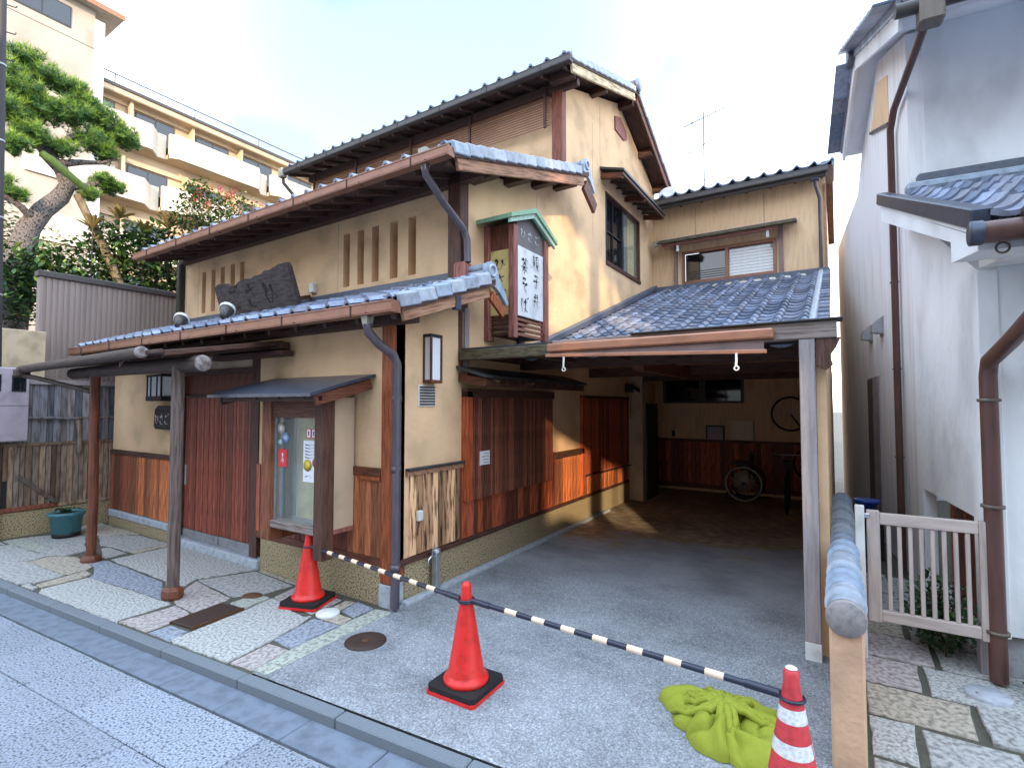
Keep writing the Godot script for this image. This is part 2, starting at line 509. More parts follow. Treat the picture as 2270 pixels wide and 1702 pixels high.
	mat("earth", c8(110, 104, 94), 0.95, "conc", Vector3(0.3, 0.3, 0.3))
	mat("street_wall", c8(196, 190, 180), 0.9, "soft", Vector3(0.2, 0.2, 0.2))

# ---------------------------------------------------------------- light
func sky_image() -> Image:
	var W := 768
	var H := 384
	var im := Image.create(W, H, false, Image.FORMAT_RGBF)
	var n := noise(77, 1.1, 5)
	var clear_dir := Vector3(-0.62, 0.62, -0.72).normalized()
	for j in H:
		var th := PI * (j + 0.5) / H
		var y := cos(th)
		for i in W:
			var ph := TAU * (i + 0.5) / W      # 0 looks along -Z
			var d := Vector3(sin(ph) * sin(th), y, -cos(ph) * sin(th))
			var e: float = max(y, 0.0)
			# blue of clear air, paler towards the horizon
			var t := pow(1.0 - e, 2.2)
			var blue := Vector3(0.17, 0.255, 0.35).lerp(Vector3(0.5, 0.55, 0.6), t)
			# thin veil of bright haze with soft openings
			var v := n.get_noise_3d(d.x * 1.6, d.y * 2.6, d.z * 1.6)
			var open_: float = clamp(smoothstep(0.80, 0.99, d.dot(clear_dir)) * 0.95 + smoothstep(0.15, 0.5, v) * 0.22, 0.0, 1.0)
			var veil := Vector3(0.80, 0.99, 1.26).lerp(Vector3(1.12, 1.1, 1.06), pow(1.0 - e, 3.0))
			var c := veil.lerp(blue, open_)
			if y < 0.0: c = Vector3(0.5, 0.5, 0.5)
			im.set_pixel(i, j, Color(c.x, c.y, c.z))
	return im

func make_light() -> void:
	var cam := Camera3D.new()
	cam.position = Vector3(3.569, 1.9, 3.529)
	cam.rotation_degrees = Vector3(2.3, 32.4, 0)
	cam.fov = 73.67
	cam.near = 0.05
	cam.far = 400.0
	cam.name = "camera"
	add_child(cam)
	var sm := PanoramaSkyMaterial.new()
	sm.panorama = ImageTexture.create_from_image(sky_image())
	var sky := Sky.new()
	sky.sky_material = sm
	var env := Environment.new()
	env.background_mode = Environment.BG_SKY
	env.sky = sky
	env.background_energy_multiplier = 1.0
	env.tonemap_mode = Environment.TONE_MAPPER_LINEAR
	env.tonemap_exposure = 3.3
	env.sdfgi_enabled = true
	env.ssao_enabled = true
	env.ssil_enabled = true
	var we := WorldEnvironment.new()
	we.environment = env
	we.name = "world"
	add_child(we)
	var sun := DirectionalLight3D.new()
	sun.name = "sun"
	sun.light_energy = 0.62
	sun.light_color = Color(1.0, 0.88, 0.72)
	sun.light_angular_distance = 0.5
	sun.shadow_enabled = true
	add_child(sun)
	sun.look_at_from_position(Vector3(0.54, 0.262, 0.84) * 50.0, Vector3.ZERO)

func _ready() -> void:
	make_light()
	make_materials()
	build_ground()
	build_house()
	build_wing()
	build_carport()
	build_porch()
	build_left_side()
	build_white_house()
	build_right_wall_and_gate()
	build_hotel()
	build_trees()
	build_street_side()
	build_signs()
	build_small_things()

# ---------------------------------------------------------------- ground
func kerb_z(x: float) -> float:
	return 1.395 - 0.08 * x

func drive_image() -> Image:
	var W := 512
	var H := 1408
	var im := Image.create(W, H, false, Image.FORMAT_RGB8)
	var big := noise(21, 0.9, 5)
	var mid := noise(22, 4.0, 4)
	var r2 := RandomNumberGenerator.new()
	r2.seed = 5
	for j in H:
		var z := 1.6 - 10.0 * j / H
		for i in W:
			var x := 3.6 * i / W
			var b := big.get_noise_2d(x, z)
			var m := mid.get_noise_2d(x, z * 1.6)
			var wet: float = smoothstep(-0.25, 0.35, (-3.55 - z) + b * 1.3 + m * 0.35 - 0.25 * x + 0.3)
			var smooth_: float = smoothstep(-1.2, -2.6, z + m * 0.5)
			var g := 0.545 + b * 0.08 + m * 0.035 - 0.05 * smoothstep(0.05, 0.5, -big.get_noise_2d(x * 0.8 + 9.0, z * 1.4))
			var s: float = (r2.randf() - 0.5) * lerp(0.24, 0.06, smooth_)
			if r2.randf() < 0.03 * (1.0 - smooth_): s += 0.18
			var c := Vector3(g * 0.965, g * 0.99, g * 1.02) + Vector3(s, s, s) + Vector3(0.05, 0.05, 0.06) * smooth_
			c = c.lerp(Vector3(0.52, 0.455, 0.36) * (1.0 + m * 0.35 + b * 0.25), wet * 0.85)
			im.set_pixel(i, j, Color(c.x, c.y, c.z))
	return im

func build_ground() -> void:
	struct("ground", extrude([Vector2(-160, -160), Vector2(160, -160), Vector2(160, 160), Vector2(-160, 160)], 1, -0.5, -0.2), M.earth)
	# driveway slab with its own stains
	var st := SurfaceTool.new()
	st.begin(Mesh.PRIMITIVE_TRIANGLES)
	var pts := [Vector2(0.02, kerb_z(0.02) - 0.01), Vector2(3.52, kerb_z(3.52) - 0.01), Vector2(3.52, -8.4), Vector2(0.02, -8.4)]
	for i in [0, 2, 1, 0, 3, 2]:
		var p: Vector2 = pts[i]
		st.set_normal(Vector3.UP)
		st.set_uv(Vector2(p.x / 3.6, (1.6 - p.y) / 10.0))
		st.add_vertex(Vector3(p.x, 0.0, p.y))
	var dm := StandardMaterial3D.new()
	dm.albedo_texture = ImageTexture.create_from_image(drive_image())
	dm.roughness = 0.8
	struct("driveway", st.commit(), dm)
	struct("driveway_base", extrude([Vector2(0.02, 1.3), Vector2(3.5, 1.05), Vector2(3.5, -8.4), Vector2(0.02, -8.4)], 1, -0.2, -0.006), M.conc)
	# stone pavement in front of the house: each flagstone a piece
	var pave := struct("pavement", extrude([Vector2(-9.0, kerb_z(-9.0)), Vector2(0.02, kerb_z(0.02)), Vector2(0.02, -0.2), Vector2(-9.0, -0.2)], 1, -0.2, -0.012), M.joint)
	var stones := [
		["grey", [-6.03, 1.41, -5.99, 1.24, -5.43, 1.19, -4.86, 1.16, -4.78, 1.36, -5.14, 1.6]],
		["green", [-6.32, 1.24, -6.29, 1.02, -5.24, 1.0, -5.2, 1.16, -6.0, 1.23]],
		["grey", [-6.3, 1.01, -6.16, 0.71, -5.74, 0.47, -5.21, 0.65, -5.23, 0.99]],
		["grey", [-5.19, 1.17, -5.2, 1.0, -5.17, 0.67, -4.71, 0.8, -4.7, 1.02, -4.87, 1.15]],
		["tan", [-4.77, 1.36, -4.84, 1.16, -4.66, 1.02, -4.47, 0.96, -3.87, 1.02, -3.77, 1.11, -3.77, 1.27, -3.86, 1.31]],
		["grey", [-5.1, 1.61, -4.74, 1.37, -3.82, 1.32, -3.74, 1.31, -3.69, 1.58, -3.8, 1.6, -3.78, 1.69, -4.19, 1.72, -4.37, 1.73]],
		["tan", [-3.63, 1.59, -3.72, 1.3, -3.74, 1.12, -3.57, 1.12, -3.5, 1.19, -3.47, 1.59]],
		["grey", [-3.73, 1.68, -3.76, 1.61, -3.5, 1.6, -3.45, 1.66]],
		["speck", [-3.43, 1.6, -3.46, 1.2, -2.5, 1.1, -1.86, 1.07, -1.84, 1.51, -1.78, 1.53, -3.32, 1.65]],
		["blue", [-4.12, 1.0, -4.04, 0.82, -2.6, 0.82, -2.33, 0.94, -1.9, 1.06, -2.53, 1.09, -3.46, 1.19, -3.56, 1.11, -3.86, 1.01]],
		["pink", [-1.8, 1.52, -1.77, 1.07, -1.48, 1.08, -1.41, 1.14, -1.37, 1.48]],
		["blue", [-1.34, 1.48, -1.35, 1.3, -1.09, 1.28, -1.01, 1.46]],
		["speck", [-4.0, 0.79, -4.0, 0.06, -3.2, 0.055, -2.14, 0.06, -2.38, 0.58, -2.27, 0.74, -2.33, 0.91, -2.6, 0.79]],
		["grey", [-2.34, 0.59, -2.09, 0.08, -1.32, 0.14, -1.35, 0.43, -1.47, 0.57, -1.54, 0.66, -1.86, 0.63]],
		["pink", [-1.92, 1.02, -2.21, 0.77, -2.33, 0.61, -1.53, 0.68, -1.47, 0.8, -1.45, 1.06, -1.78, 1.06]],
		["speck", [-1.03, 1.44, -1.1, 0.79, -1.17, 0.47, -0.96, 0.49, -0.91, 0.54, -0.5, 0.58, -0.47, 0.53, -0.39, 0.73, -0.32, 1.04, -0.28, 1.4, -0.51, 1.42, -0.96, 1.46]],
		["green", [-1.4, 0.76, -1.41, 0.61, -1.31, 0.47, -1.2, 0.47, -1.14, 0.77]],
		["pink", [-1.18, 0.45, -1.26, 0.13, -0.56, 0.13, -0.53, 0.31, -0.51, 0.5, -0.91, 0.5]],
		["tan", [-2.08, 0.06, -2.1, 0.02, -1.29, 0.04, -1.3, 0.11]],
		["blue", [-0.32, 1.0, -0.4, 0.6, -0.4, 0.55, -0.09, 0.53, -0.07, 1.01]],
		["pink", [-0.26, 1.39, -0.3, 1.05, -0.06, 1.03, -0.01, 1.36]],
		["green", [0.0, 1.36, -0.07, 0.9, -0.08, 0.52, -0.1, 0.12, 0.0, 0.09, 0.09, 0.09, 0.14, 1.35]],
		["blue", [-0.33, 0.32, -0.38, 0.08, -0.13, 0.11, -0.12, 0.35]],
		["tan", [-0.36, 0.53, -0.36, 0.36, -0.12, 0.37, -0.1, 0.51]],
		["tan", [-0.49, 0.3, -0.52, 0.11, -0.4, 0.09, -0.36, 0.31]],
		["grey", [-5.53, 0.4, -5.01, 0.06, -4.23, 0.05, -4.21, 0.52, -4.7, 0.54, -4.91, 0.59]],
		["grey", [-4.7, 0.65, -4.66, 0.57, -4.17, 0.56, -4.13, 0.79, -4.27, 0.79]],
		["tan", [-4.19, 0.52, -4.19, 0.09, -4.06, 0.09, -4.04, 0.5]],
		["tan", [-6.4, 0.68, -6.42, 0.06, -5.1, 0.05, -5.6, 0.42]],
		["grey", [-6.4, 1.72, -6.4, 1.27, -6.06, 1.26, -6.06, 1.42, -5.2, 1.62, -4.95, 1.71]],
	]
	rng.seed = 31
	for s in stones:
		var poly := PackedVector2Array()
		for k in range(0, s[1].size(), 2): poly.append(Vector2(s[1][k], s[1][k + 1]))
		obj("flagstone", stone_mesh(rough_edge(poly), -0.1, rng.randf_range(-0.007, 0.007), 0.009), M["stone_" + s[0]], pave)
	for i in 5:   # further flagstones to the left, past the frame
		var x0 := -6.45 - 0.5 * (i + 1)
		obj("flagstone", stone_mesh(PackedVector2Array([Vector2(x0, 0.05), Vector2(x0 + 0.48, 0.05), Vector2(x0 + 0.48, 1.8), Vector2(x0, 1.84)]), -0.1, 0.0, 0.01), M.stone_grey, pave)
	# the neighbour's paving on the right of the low wall
	var pv2 := struct("neighbour_pavement", extrude([Vector2(3.66, kerb_z(3.66)), Vector2(12.0, kerb_z(12.0)), Vector2(12.0, -10.0), Vector2(3.66, -10.0)], 1, -0.2, -0.014), M.joint)
	rng.seed = 12
	var kinds := ["grey", "tan", "speck", "pink", "grey", "speck", "grey"]
	var zrow := [-3.6, -2.9, -2.3, -1.75, -1.3, -0.85, -0.4, 0.05, 0.5, 0.9]
	for r in zrow.size() - 1:
		var x := 3.68 - rng.randf() * 0.2
		while x < 7.0:
			var w := rng.randf_range(0.32, 0.75)
			var a: float = zrow[r]
			var b: float = zrow[r + 1]
			var j := func() -> float: return rng.randf_range(-0.03, 0.03)
			var poly := PackedVector2Array([Vector2(max(x, 3.68) + 0.012, a + 0.012 + j.call() * 0.4), Vector2(x + w - 0.012, a + 0.012 + j.call() * 0.5), Vector2(x + w - 0.012 + j.call(), b - 0.01 + j.call() * 0.3), Vector2(max(x, 3.68) + 0.012, b - 0.01 + j.call() * 0.3)])
			obj("flagstone", stone_mesh(rough_edge(poly), -0.1, rng.randf_range(-0.006, 0.008), 0.01), M["stone_" + kinds[rng.randi() % kinds.size()]], pv2)
			x += w
	# kerb, concrete channel and road, all laid along the street (turned 4.6 degrees)
	var xf := Transform3D(Basis(Vector3.UP, atan(0.08)), Vector3(0, 0, 1.395))
	var kerb := struct("kerb", extrude([Vector2(-24, 0.0), Vector2(24, 0.0), Vector2(24, 0.085), Vector2(-24, 0.085)], 1, -0.3, -0.03), M.joint, xf)
	rng.seed = 8
	for i in 26:
		var x0 := -12.0 + 0.934 * i - 0.13
		var top := rng.randf_range(-0.002, 0.003)
		obj("kerb_stone", box_mesh(Vector3(0.928, 0.3, 0.095), 0.008), M.kerb_top, kerb, Transform3D(Basis(), Vector3(x0 + 0.467, top - 0.15, 0.05)))
	var ap := struct("street_channel", extrude([Vector2(-24, 0.095), Vector2(24, 0.095), Vector2(24, 0.34), Vector2(-24, 0.34)], 1, -0.3, -0.075), M.joint, xf)
	for i in 40:
		var x0 := -12.0 + 0.622 * i
		obj("channel_slab", box_mesh(Vector3(0.617, 0.2, 0.236), 0.005), M.apron, ap, Transform3D(Basis(Vector3.RIGHT, -0.03), Vector3(x0, -0.158 + rng.randf_range(-0.001, 0.001), 0.217)))
	var road := struct("road", extrude([Vector2(-60, 0.34), Vector2(60, 0.34), Vector2(60, 5.4), Vector2(-60, 5.4)], 1, -0.3, -0.085), M.joint, xf)
	for r in 4:
		var za: float = [0.342, 0.76, 1.42, 2.08][r]
		var zb: float = [0.76, 1.42, 2.08, 2.74][r]
		for i in 22:
			var x0 := -9.4 + 0.67 * i + (0.0 if r % 2 == 1 else 0.0)
			obj("road_slab", box_mesh(Vector3(0.664, 0.1, zb - za - 0.006), 0.006), M["road%d" % (rng.randi() % 4)], road, Transform3D(Basis(), Vector3(x0 + 0.335, -0.112 + rng.randf_range(-0.001, 0.002), (za + zb) * 0.5)))
	var rest := obj("road_surface", extrude([Vector2(-60, 2.75), Vector2(60, 2.75), Vector2(60, 5.4), Vector2(-60, 5.4)], 1, -0.2, -0.064), M.road1, road)
	rest.set_meta("kind", "structure")

# ---------------------------------------------------------------- the restaurant
func tiles_on(parent: Node, x0: float, x1: float, ze: float, ye: float, zr: float, yr: float, w: float, l: float, most_rows := 99, lift := 0.045) -> void:
	var zd := (Vector3(0, ye, ze) - Vector3(0, yr, zr)).normalized()
	var b := Basis(Vector3.RIGHT, zd.cross(Vector3.RIGHT), zd)
	var L := Vector2(ze, ye).distance_to(Vector2(zr, yr))
	var cols := int(round((x1 - x0) / w))
	var ww := (x1 - x0) / cols
	var rows := int(L / l)
	var tm := tile_mesh(ww, l)
	var rest := []
	for r in rows:
		for c in cols:
			var at := Vector3(x0 + c * ww, ye, ze) - zd * l * (r + 1) + b.y * (lift + rng.randf_range(-0.002, 0.002)) + Vector3(rng.randf_range(-0.002, 0.002), 0, 0)
			if r < most_rows: obj("roof_tile", tm, pick("tile", 4), parent, Transform3D(b, at))
			else: rest.append([tm, Transform3D(b, at)])
	if rest.size() > 0:
		var o := obj("upper_tiles", joined(rest), M.tile1, parent)
		o.set_meta("kind", "stuff")

func verge(parent: Node, x: float, ze: float, ye: float, zr: float, yr: float, l: float, key: String, n: int, h := 0.12) -> void:
	var a := Vector3(x, ye, ze)
	var b := Vector3(x, yr, zr)
	var d := (b - a).normalized()
	var cnt := int(a.distance_to(b) / l)
	for i in cnt:
		var p := a + d * l * i + Vector3(0, 0.035, 0)
		obj("verge_tile", box_mesh(Vector3(l + 0.03, h, 0.05), 0.01), pick(key, n), parent, Transform3D(Basis(d, Vector3(0, d.z, -d.y).normalized() * -1.0, Vector3.RIGHT) * Basis(Vector3(0, 0, 1), -0.07), p + d * l * 0.5))
		obj("verge_tile", box_mesh(Vector3(l + 0.03, 0.03, 0.2), 0.01), pick(key, n), parent, Transform3D(Basis(d, Vector3(0, -d.z, d.y), Vector3.RIGHT) * Basis(Vector3(0, 0, 1), -0.07), p + d * l * 0.5 + Vector3(-0.1, h * 0.5, 0)))

func gutter(parent: Node, x0: float, x1: float, z: float, y: float, m: Material) -> void:
	var g := obj("gutter", joined([
		jb(Vector3(x0, y, z), Vector3(x1, y + 0.012, z + 0.1), 0.003),
		jb(Vector3(x0, y + 0.012, z + 0.09), Vector3(x1, y + 0.095, z + 0.102), 0.003),
		jb(Vector3(x0, y + 0.012, z), Vector3(x1, y + 0.095, z + 0.01), 0.003),
		jb(Vector3(x0, y + 0.088, z + 0.084), Vector3(x1, y + 0.104, z + 0.108), 0.003),
		jb(Vector3(x0 - 0.006, y - 0.003, z - 0.003), Vector3(x0, y + 0.1, z + 0.105), 0.003),
		jb(Vector3(x1, y - 0.003, z - 0.003), Vector3(x1 + 0.006, y + 0.1, z + 0.105), 0.003)]), m, parent)
	var n := int((x1 - x0) / 0.9)
	for i in n:
		var x := x0 + (x1 - x0) * (i + 0.5) / n
		obj("joint_strap", box_mesh(Vector3(0.012, 0.104, 0.012), 0.002), M.dark_gutter, g, Transform3D(Basis(), Vector3(x, y + 0.05, z + 0.106)))
		obj("bracket", joined([jbar(Vector3(x + 0.2, y + 0.09, z - 0.02), Vector3(x + 0.2, y - 0.012, z + 0.05), 0.008, 0.012), jbar(Vector3(x + 0.2, y - 0.012, z + 0.05), Vector3(x + 0.2, y + 0.02, z + 0.11), 0.008, 0.012)]), M.dark_gutter, g)

func rafters(parent: Node, x0: float, x1: float, n: int, ze: float, ye: float, zw: float, yw: float) -> void:
	for i in n:
		var x := x0 + (x1 - x0) * i / (n - 1)
		bar("rafter", parent, Vector3(x, ye - 0.075, ze), Vector3(x, yw - 0.075, zw), 0.06, 0.045, M.soffit)

func deck(parent: Node, called: String, x0: float, x1: float, ze: float, ye: float, zr: float, yr: float, m: Material) -> MeshInstance3D:
	return obj(called, extrude([Vector2(ze, ye - 0.045), Vector2(zr, yr - 0.045), Vector2(zr, yr + 0.02), Vector2(ze, ye + 0.02)], 0, x0, x1), m, parent)

# stacked ridge end with a curled end tile, facing +x
func ridge_end(parent: Node, x: float, y: float, z: float) -> void:
	var r := obj("ridge_end_tile", extrude([Vector2(0.14, -0.1), Vector2(0.17, 0.1), Vector2(0.12, 0.22), Vector2(0.02, 0.27), Vector2(-0.1, 0.24), Vector2(-0.17, 0.14), Vector2(-0.2, 0.02), Vector2(-0.34, -0.12), Vector2(-0.47, -0.32), Vector2(-0.42, -0.36), Vector2(-0.24, -0.2), Vector2(-0.1, -0.12)], 0, 0.0, 0.06), M.light_tile1, parent, Transform3D(Basis().scaled(Vector3(0.8, 0.7, 0.7)), Vector3(x, y - 0.02, z)))
	obj("scroll", torus_mesh(0.085, 0.024, 20, 6), M.light_tile2, r, Transform3D(Basis(Vector3.BACK, PI / 2), Vector3(0.065, 0.12, 0.0)))
	for i in 3:
		obj("ridge_layer", box_mesh(Vector3(0.3, 0.048, 0.2 - 0.02 * i), 0.008), pick("light_tile", 3), r, Transform3D(Basis(), Vector3(-0.17, -0.02 + 0.066 * i, -0.02)))
	obj("ridge_cap", tube_mesh([Vector3(-0.34, 0.2, -0.02), Vector3(0.02, 0.2, -0.02)], 0.065, 12), M.light_tile0, r)

func plank_row(parent: Node, axis: int, d0: float, d1: float, u0: float, u1: float, y0: float, y1: float, w: float, key: String, n: int, jit := 0.0) -> void:
	var u := u0
	while u < u1 - 0.02:
		var ww: float = min(w * rng.randf_range(0.85, 1.15), u1 - u)
		if u1 - (u + ww) < 0.03: ww = u1 - u
		var dd := d1 + rng.randf_range(-0.004, 0.003)
		var ya := y0 - rng.randf() * jit
		var lo := Vector3(u + 0.002, ya, d0)
		var hi := Vector3(u + ww - 0.002, y1, dd)
		if axis == 0:
			lo = Vector3(d0, ya, u + 0.002)
			hi = Vector3(dd, y1, u + ww - 0.002)
		bx("plank", parent, lo, hi, pick(key, n), 0.003)
		u += ww

func build_house() -> void:
	rng.seed = 100
	var h := thing("restaurant_house", "tan plastered two-storey restaurant house with layered grey tiled roofs and red wooden wainscot", "restaurant")
	# --- walls on the side facing the driveway, with the upstairs window opening
	var sil := PackedVector2Array([Vector2(-0.02, 0.4), Vector2(-0.02, 2.72), Vector2(-1.1, 3.14), Vector2(-1.1, 4.55), Vector2(-3.65, 5.36), Vector2(-3.65, 6.98), Vector2(-6.1, 7.92), Vector2(-8.42, 6.92), Vector2(-8.42, 0.2)])
	var st := start()
	for r in [[-5.34, 0.0, -1.0, 9.0], [-7.28, -5.34, -1.0, 4.54], [-7.28, -5.34, 5.88, 9.0], [-9.0, -7.28, -1.0, 9.0]]:
		var rect := PackedVector2Array([Vector2(r[0], r[2]), Vector2(r[1], r[2]), Vector2(r[1], r[3]), Vector2(r[0], r[3])])
		for p in Geometry2D.intersect_polygons(sil, rect): extrude_into(st, p, 0, -0.12, 0.0)
	obj("side_wall", done(st), M.plaster, h)
	for z in [-4.75]: bx("wall_joint", h, Vector3(0.0, 4.8, z), Vector3(0.003, 6.9, z - 0.008), M.plaster_dim, 0.0)
	bx("wall_joint", h, Vector3(0.0, 3.0, -2.75), Vector3(0.003, 4.9, -2.758), M.plaster_dim, 0.0)
	bx("wall_joint", h, Vector3(0.0, 6.2, -5.1), Vector3(0.003, 7.4, -5.108), M.plaster_dim, 0.0)
	# gable vent
	obj("gable_vent", extrude([Vector2(-5.83, 7.28), Vector2(-5.83, 7.54), Vector2(-6.12, 7.64), Vector2(-6.44, 7.5), Vector2(-6.48, 7.34), Vector2(-6.3, 7.26)], 0, -0.02, 0.03), M.red_post, h)
	# --- ground floor front
	bx("front_wall", h, Vector3(-2.24, 0.4, -0.12), Vector3(-0.05, 2.74, -0.005), M.plaster, 0.0)
	bx("front_wall", h, Vector3(-6.25, 0.1, -0.12), Vector3(-4.12, 2.74, -0.005), M.plaster, 0.0)
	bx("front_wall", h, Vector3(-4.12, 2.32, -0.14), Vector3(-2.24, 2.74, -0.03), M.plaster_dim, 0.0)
	bx("left_wall", h, Vector3(-6.25, 0.0, -8.0), Vector3(-6.14, 2.7, -0.12), M.plaster, 0.0)
	bx("left_wall", h, Vector3(-6.25, 2.7, -8.0), Vector3(-6.14, 5.2, -3.7), M.plaster, 0.0)
	bx("back_wall", h, Vector3(-6.25, 0.0, -8.42), Vector3(-0.12, 6.9, -8.3), M.plaster, 0.0)
	var pl := bx("plinth", h, Vector3(-2.12, -0.1, -0.14), Vector3(-0.13, 0.355, 0.02), M.pebble, 0.006)
	bx("side_plinth", h, Vector3(-0.14, -0.1, -8.3), Vector3(0.022, 0.36, -0.14), M.pebble, 0.006)
	bx("left_plinth", h, Vector3(-6.25, -0.1, -0.14), Vector3(-4.1, 0.145, 0.02), M.pebble, 0.006)
	bx("plinth_cap", h, Vector3(-6.25, 0.146, -0.1), Vector3(-4.1, 0.25, 0.035), M.conc_light, 0.01)
	bx("base_board", h, Vector3(-2.22, 0.356, -0.1), Vector3(-0.14, 0.43, 0.03), M.brown_wood_x)
	bx("base_board", h, Vector3(-0.1, 0.36, -6.4), Vector3(0.04, 0.41, -0.06), M.dark_wood_z)
	bx("curb_strip", h, Vector3(0.024, -0.02, -5.2), Vector3(0.11, 0.035, -0.08), M.conc_light, 0.008)
	# wainscots: every plank a piece
	var w1 := group_node("front_wainscot", h)
	plank_row(w1, 2, -0.02, 0.022, -0.62, -0.15, 0.431, 1.2, 0.085, "orange_plank", 4)
	plank_row(w1, 2, -0.02, 0.022, -2.22, -0.62, 0.431, 1.2, 0.085, "red_plank", 5)
	bx("top_rail", w1, Vector3(-0.64, 1.2, -0.02), Vector3(-0.15, 1.285, 0.035), M.brown_wood_x)
	bx("rail_lip", w1, Vector3(-0.42, 1.165, 0.0), Vector3(-0.15, 1.2, 0.05), M.orange_wood_v)
	var w2 := group_node("left_wainscot", h)
	plank_row(w2, 2, -0.02, 0.022, -6.23, -5.55, 0.262, 1.12, 0.1, "lattice", 3)
	plank_row(w2, 2, -0.02, 0.022, -5.55, -4.13, 0.262, 1.12, 0.095, "orange_plank", 4)
	bx("top_rail", w2, Vector3(-6.24, 1.12, -0.02), Vector3(-4.12, 1.19, 0.04), M.dark_wood_x)
	var w3 := group_node("side_wainscot", h)
	plank_row(w3, 0, -0.02, 0.026, -0.98, -0.2, 0.42, 1.2, 0.075, "worn_plank", 5, 0.0)
	plank_row(w3, 0, -0.02, 0.022, -3.25, -0.98, 0.41, 1.2, 0.1, "red_plank", 5)
	plank_row(w3, 0, -0.02, 0.022, -6.35, -3.25, 0.41, 1.1, 0.1, "orange_plank", 4)
	bx("top_rail", w3, Vector3(-0.01, 1.2, -1.06), Vector3(0.04, 1.25, -0.15), M.verge_wood)
	bx("rail_cap", w3, Vector3(-0.01, 1.25, -1.06), Vector3(0.06, 1.275, -0.15), M.tin_dark)
	bx("top_rail", w3, Vector3(-0.01, 1.1, -4.24), Vector3(0.05, 1.19, -3.25), M.dark_wood_z)
	plank_row(w3, 0, -0.02, 0.03, -6.42, -4.26, 0.74, 2.0, 0.1, "red_plank", 5)
	bar("ledge", w3, Vector3(0.05, 0.735, -4.25), Vector3(0.05, 0.7, -6.45), 0.02, 0.05, M.dark_wood_z)
	bx("panel_post", w3, Vector3(-0.01, 0.42, -4.26), Vector3(0.05, 2.05, -4.17), M.red_plank3)
	bx("head_board", w3, Vector3(-0.01, 2.0, -6.45), Vector3(0.04, 2.05, -4.17), M.dark_wood_z)
	# corner posts
	var cp := bx("corner_post", h, Vector3(-0.15, 0.2, -0.15), Vector3(0.0, 2.72, 0.03), M.orange_wood_v, 0.01)
	bx("post_shoe", cp, Vector3(0.078 - 0.16, -0.18 - 1.46, -0.1), Vector3(0.078, 0.2 - 1.46 - 0.002, 0.095), M.conc_light, 0.008)
	bx("corner_post", h, Vector3(-0.17, 2.95, -1.14), Vector3(0.014, 4.6, -0.98), M.dark_wood_v, 0.008)
	bx("corner_post", h, Vector3(-0.17, 5.4, -3.69), Vector3(0.014, 6.98, -3.54), M.red_plank1, 0.008)
	bx("side_batten", h, Vector3(0.0, 2.3, -1.03), Vector3(0.022, 3.05, -0.97), M.dark_wood_v)
	bx("side_batten", h, Vector3(0.0, 2.3, -1.14), Vector3(0.03, 3.0, -1.06), M.grey_wood_v)
	# --- entrance door
	var door := group_node("door_frame", h)
	for k in 2:
		var x0 := -4.06 + k * 0.9
		var leaf := group_node("sliding_door", h)
		plank_row(leaf, 2, -0.1, -0.055 - 0.012 * k, x0, x0 + 0.9, 0.215, 1.99, 0.062, "door_plank", 4)
		bx("kick_plate", leaf, Vector3(x0, 0.1, -0.09), Vector3(x0 + 0.895, 0.21, -0.045 - 0.012 * k), M.steel, 0.003)
		if k == 0: bx("pull", leaf, Vector3(x0 + 0.03, 0.8, -0.06), Vector3(x0 + 0.06, 1.08, -0.04), M.hopper, 0.004)
	bx("transom", door, Vector3(-4.12, 2.0, -0.12), Vector3(-2.3, 2.31, -0.085), M.lattice0)
	bx("transom_rail", door, Vector3(-4.12, 1.985, -0.1), Vector3(-2.3, 2.03, -0.05), M.dark_wood_x)
	bx("lintel", door, Vector3(-4.2, 2.29, -0.1), Vector3(-2.28, 2.35, 0.0), M.dark_wood_x)
	bx("jamb", door, Vector3(-2.37, 0.1, -0.13), Vector3(-2.22, 2.62, 0.01), M.dark_wood_v)
	bx("jamb", door, Vector3(-4.2, 0.1, -0.13), Vector3(-4.09, 2.4, 0.012), M.dark_wood_v)
	bx("sill", door, Vector3(-4.2, -0.1, -0.1), Vector3(-2.13, 0.095, 0.05), M.conc_light, 0.012)
	bx("sill_rail", door, Vector3(-4.15, 0.095, -0.1), Vector3(-2.14, 0.112, -0.01), M.steel, 0.002)
	# --- show window beside the door
	var sw := group_node("show_window", h)
	bx("post", sw, Vector3(-1.48, 0.52, 0.03), Vector3(-1.33, 1.95, 0.42), M.orange_plank0, 0.005)
	bx("post", sw, Vector3(-0.63, 0.44, 0.28), Vector3(-0.5, 1.95, 0.42), M.dark_wood_v, 0.008)
	bx("header", sw, Vector3(-1.335, 1.77, 0.3), Vector3(-0.625, 1.95, 0.405), M.brown_wood_x)
	bx("floor_board", sw, Vector3(-1.34, 0.66, 0.03), Vector3(-0.6, 0.73, 0.41), M.grey_wood_x)
	bx("side_panel", sw, Vector3(-0.58, 0.7, 0.025), Vector3(-0.53, 1.97, 0.28), M.plaster_dim, 0.002)
	bx("side_foot", sw, Vector3(-0.58, 0.66, 0.025), Vector3(-0.52, 0.7, 0.28), M.red_post, 0.002)
	bx("blind", sw, Vector3(-1.24, 0.73, 0.16), Vector3(-0.84, 1.77, 0.175), M.sign_yellow, 0.002)
	bx("inner_wall", sw, Vector3(-1.33, 0.73, 0.03), Vector3(-0.6, 1.77, 0.05), M.orange_plank2, 0.002)
	bx("dark_strip", sw, Vector3(-1.29, 0.76, 0.3), Vector3(-1.24, 1.77, 0.32), M.black, 0.002)
	bx("glass_pane", sw, Vector3(-1.33, 0.73, 0.36), Vector3(-0.63, 1.77, 0.366), M.glass, 0.0)
	bx("pane_frame", sw, Vector3(-1.335, 0.73, 0.355), Vector3(-1.31, 1.77, 0.375), M.steel, 0.002)
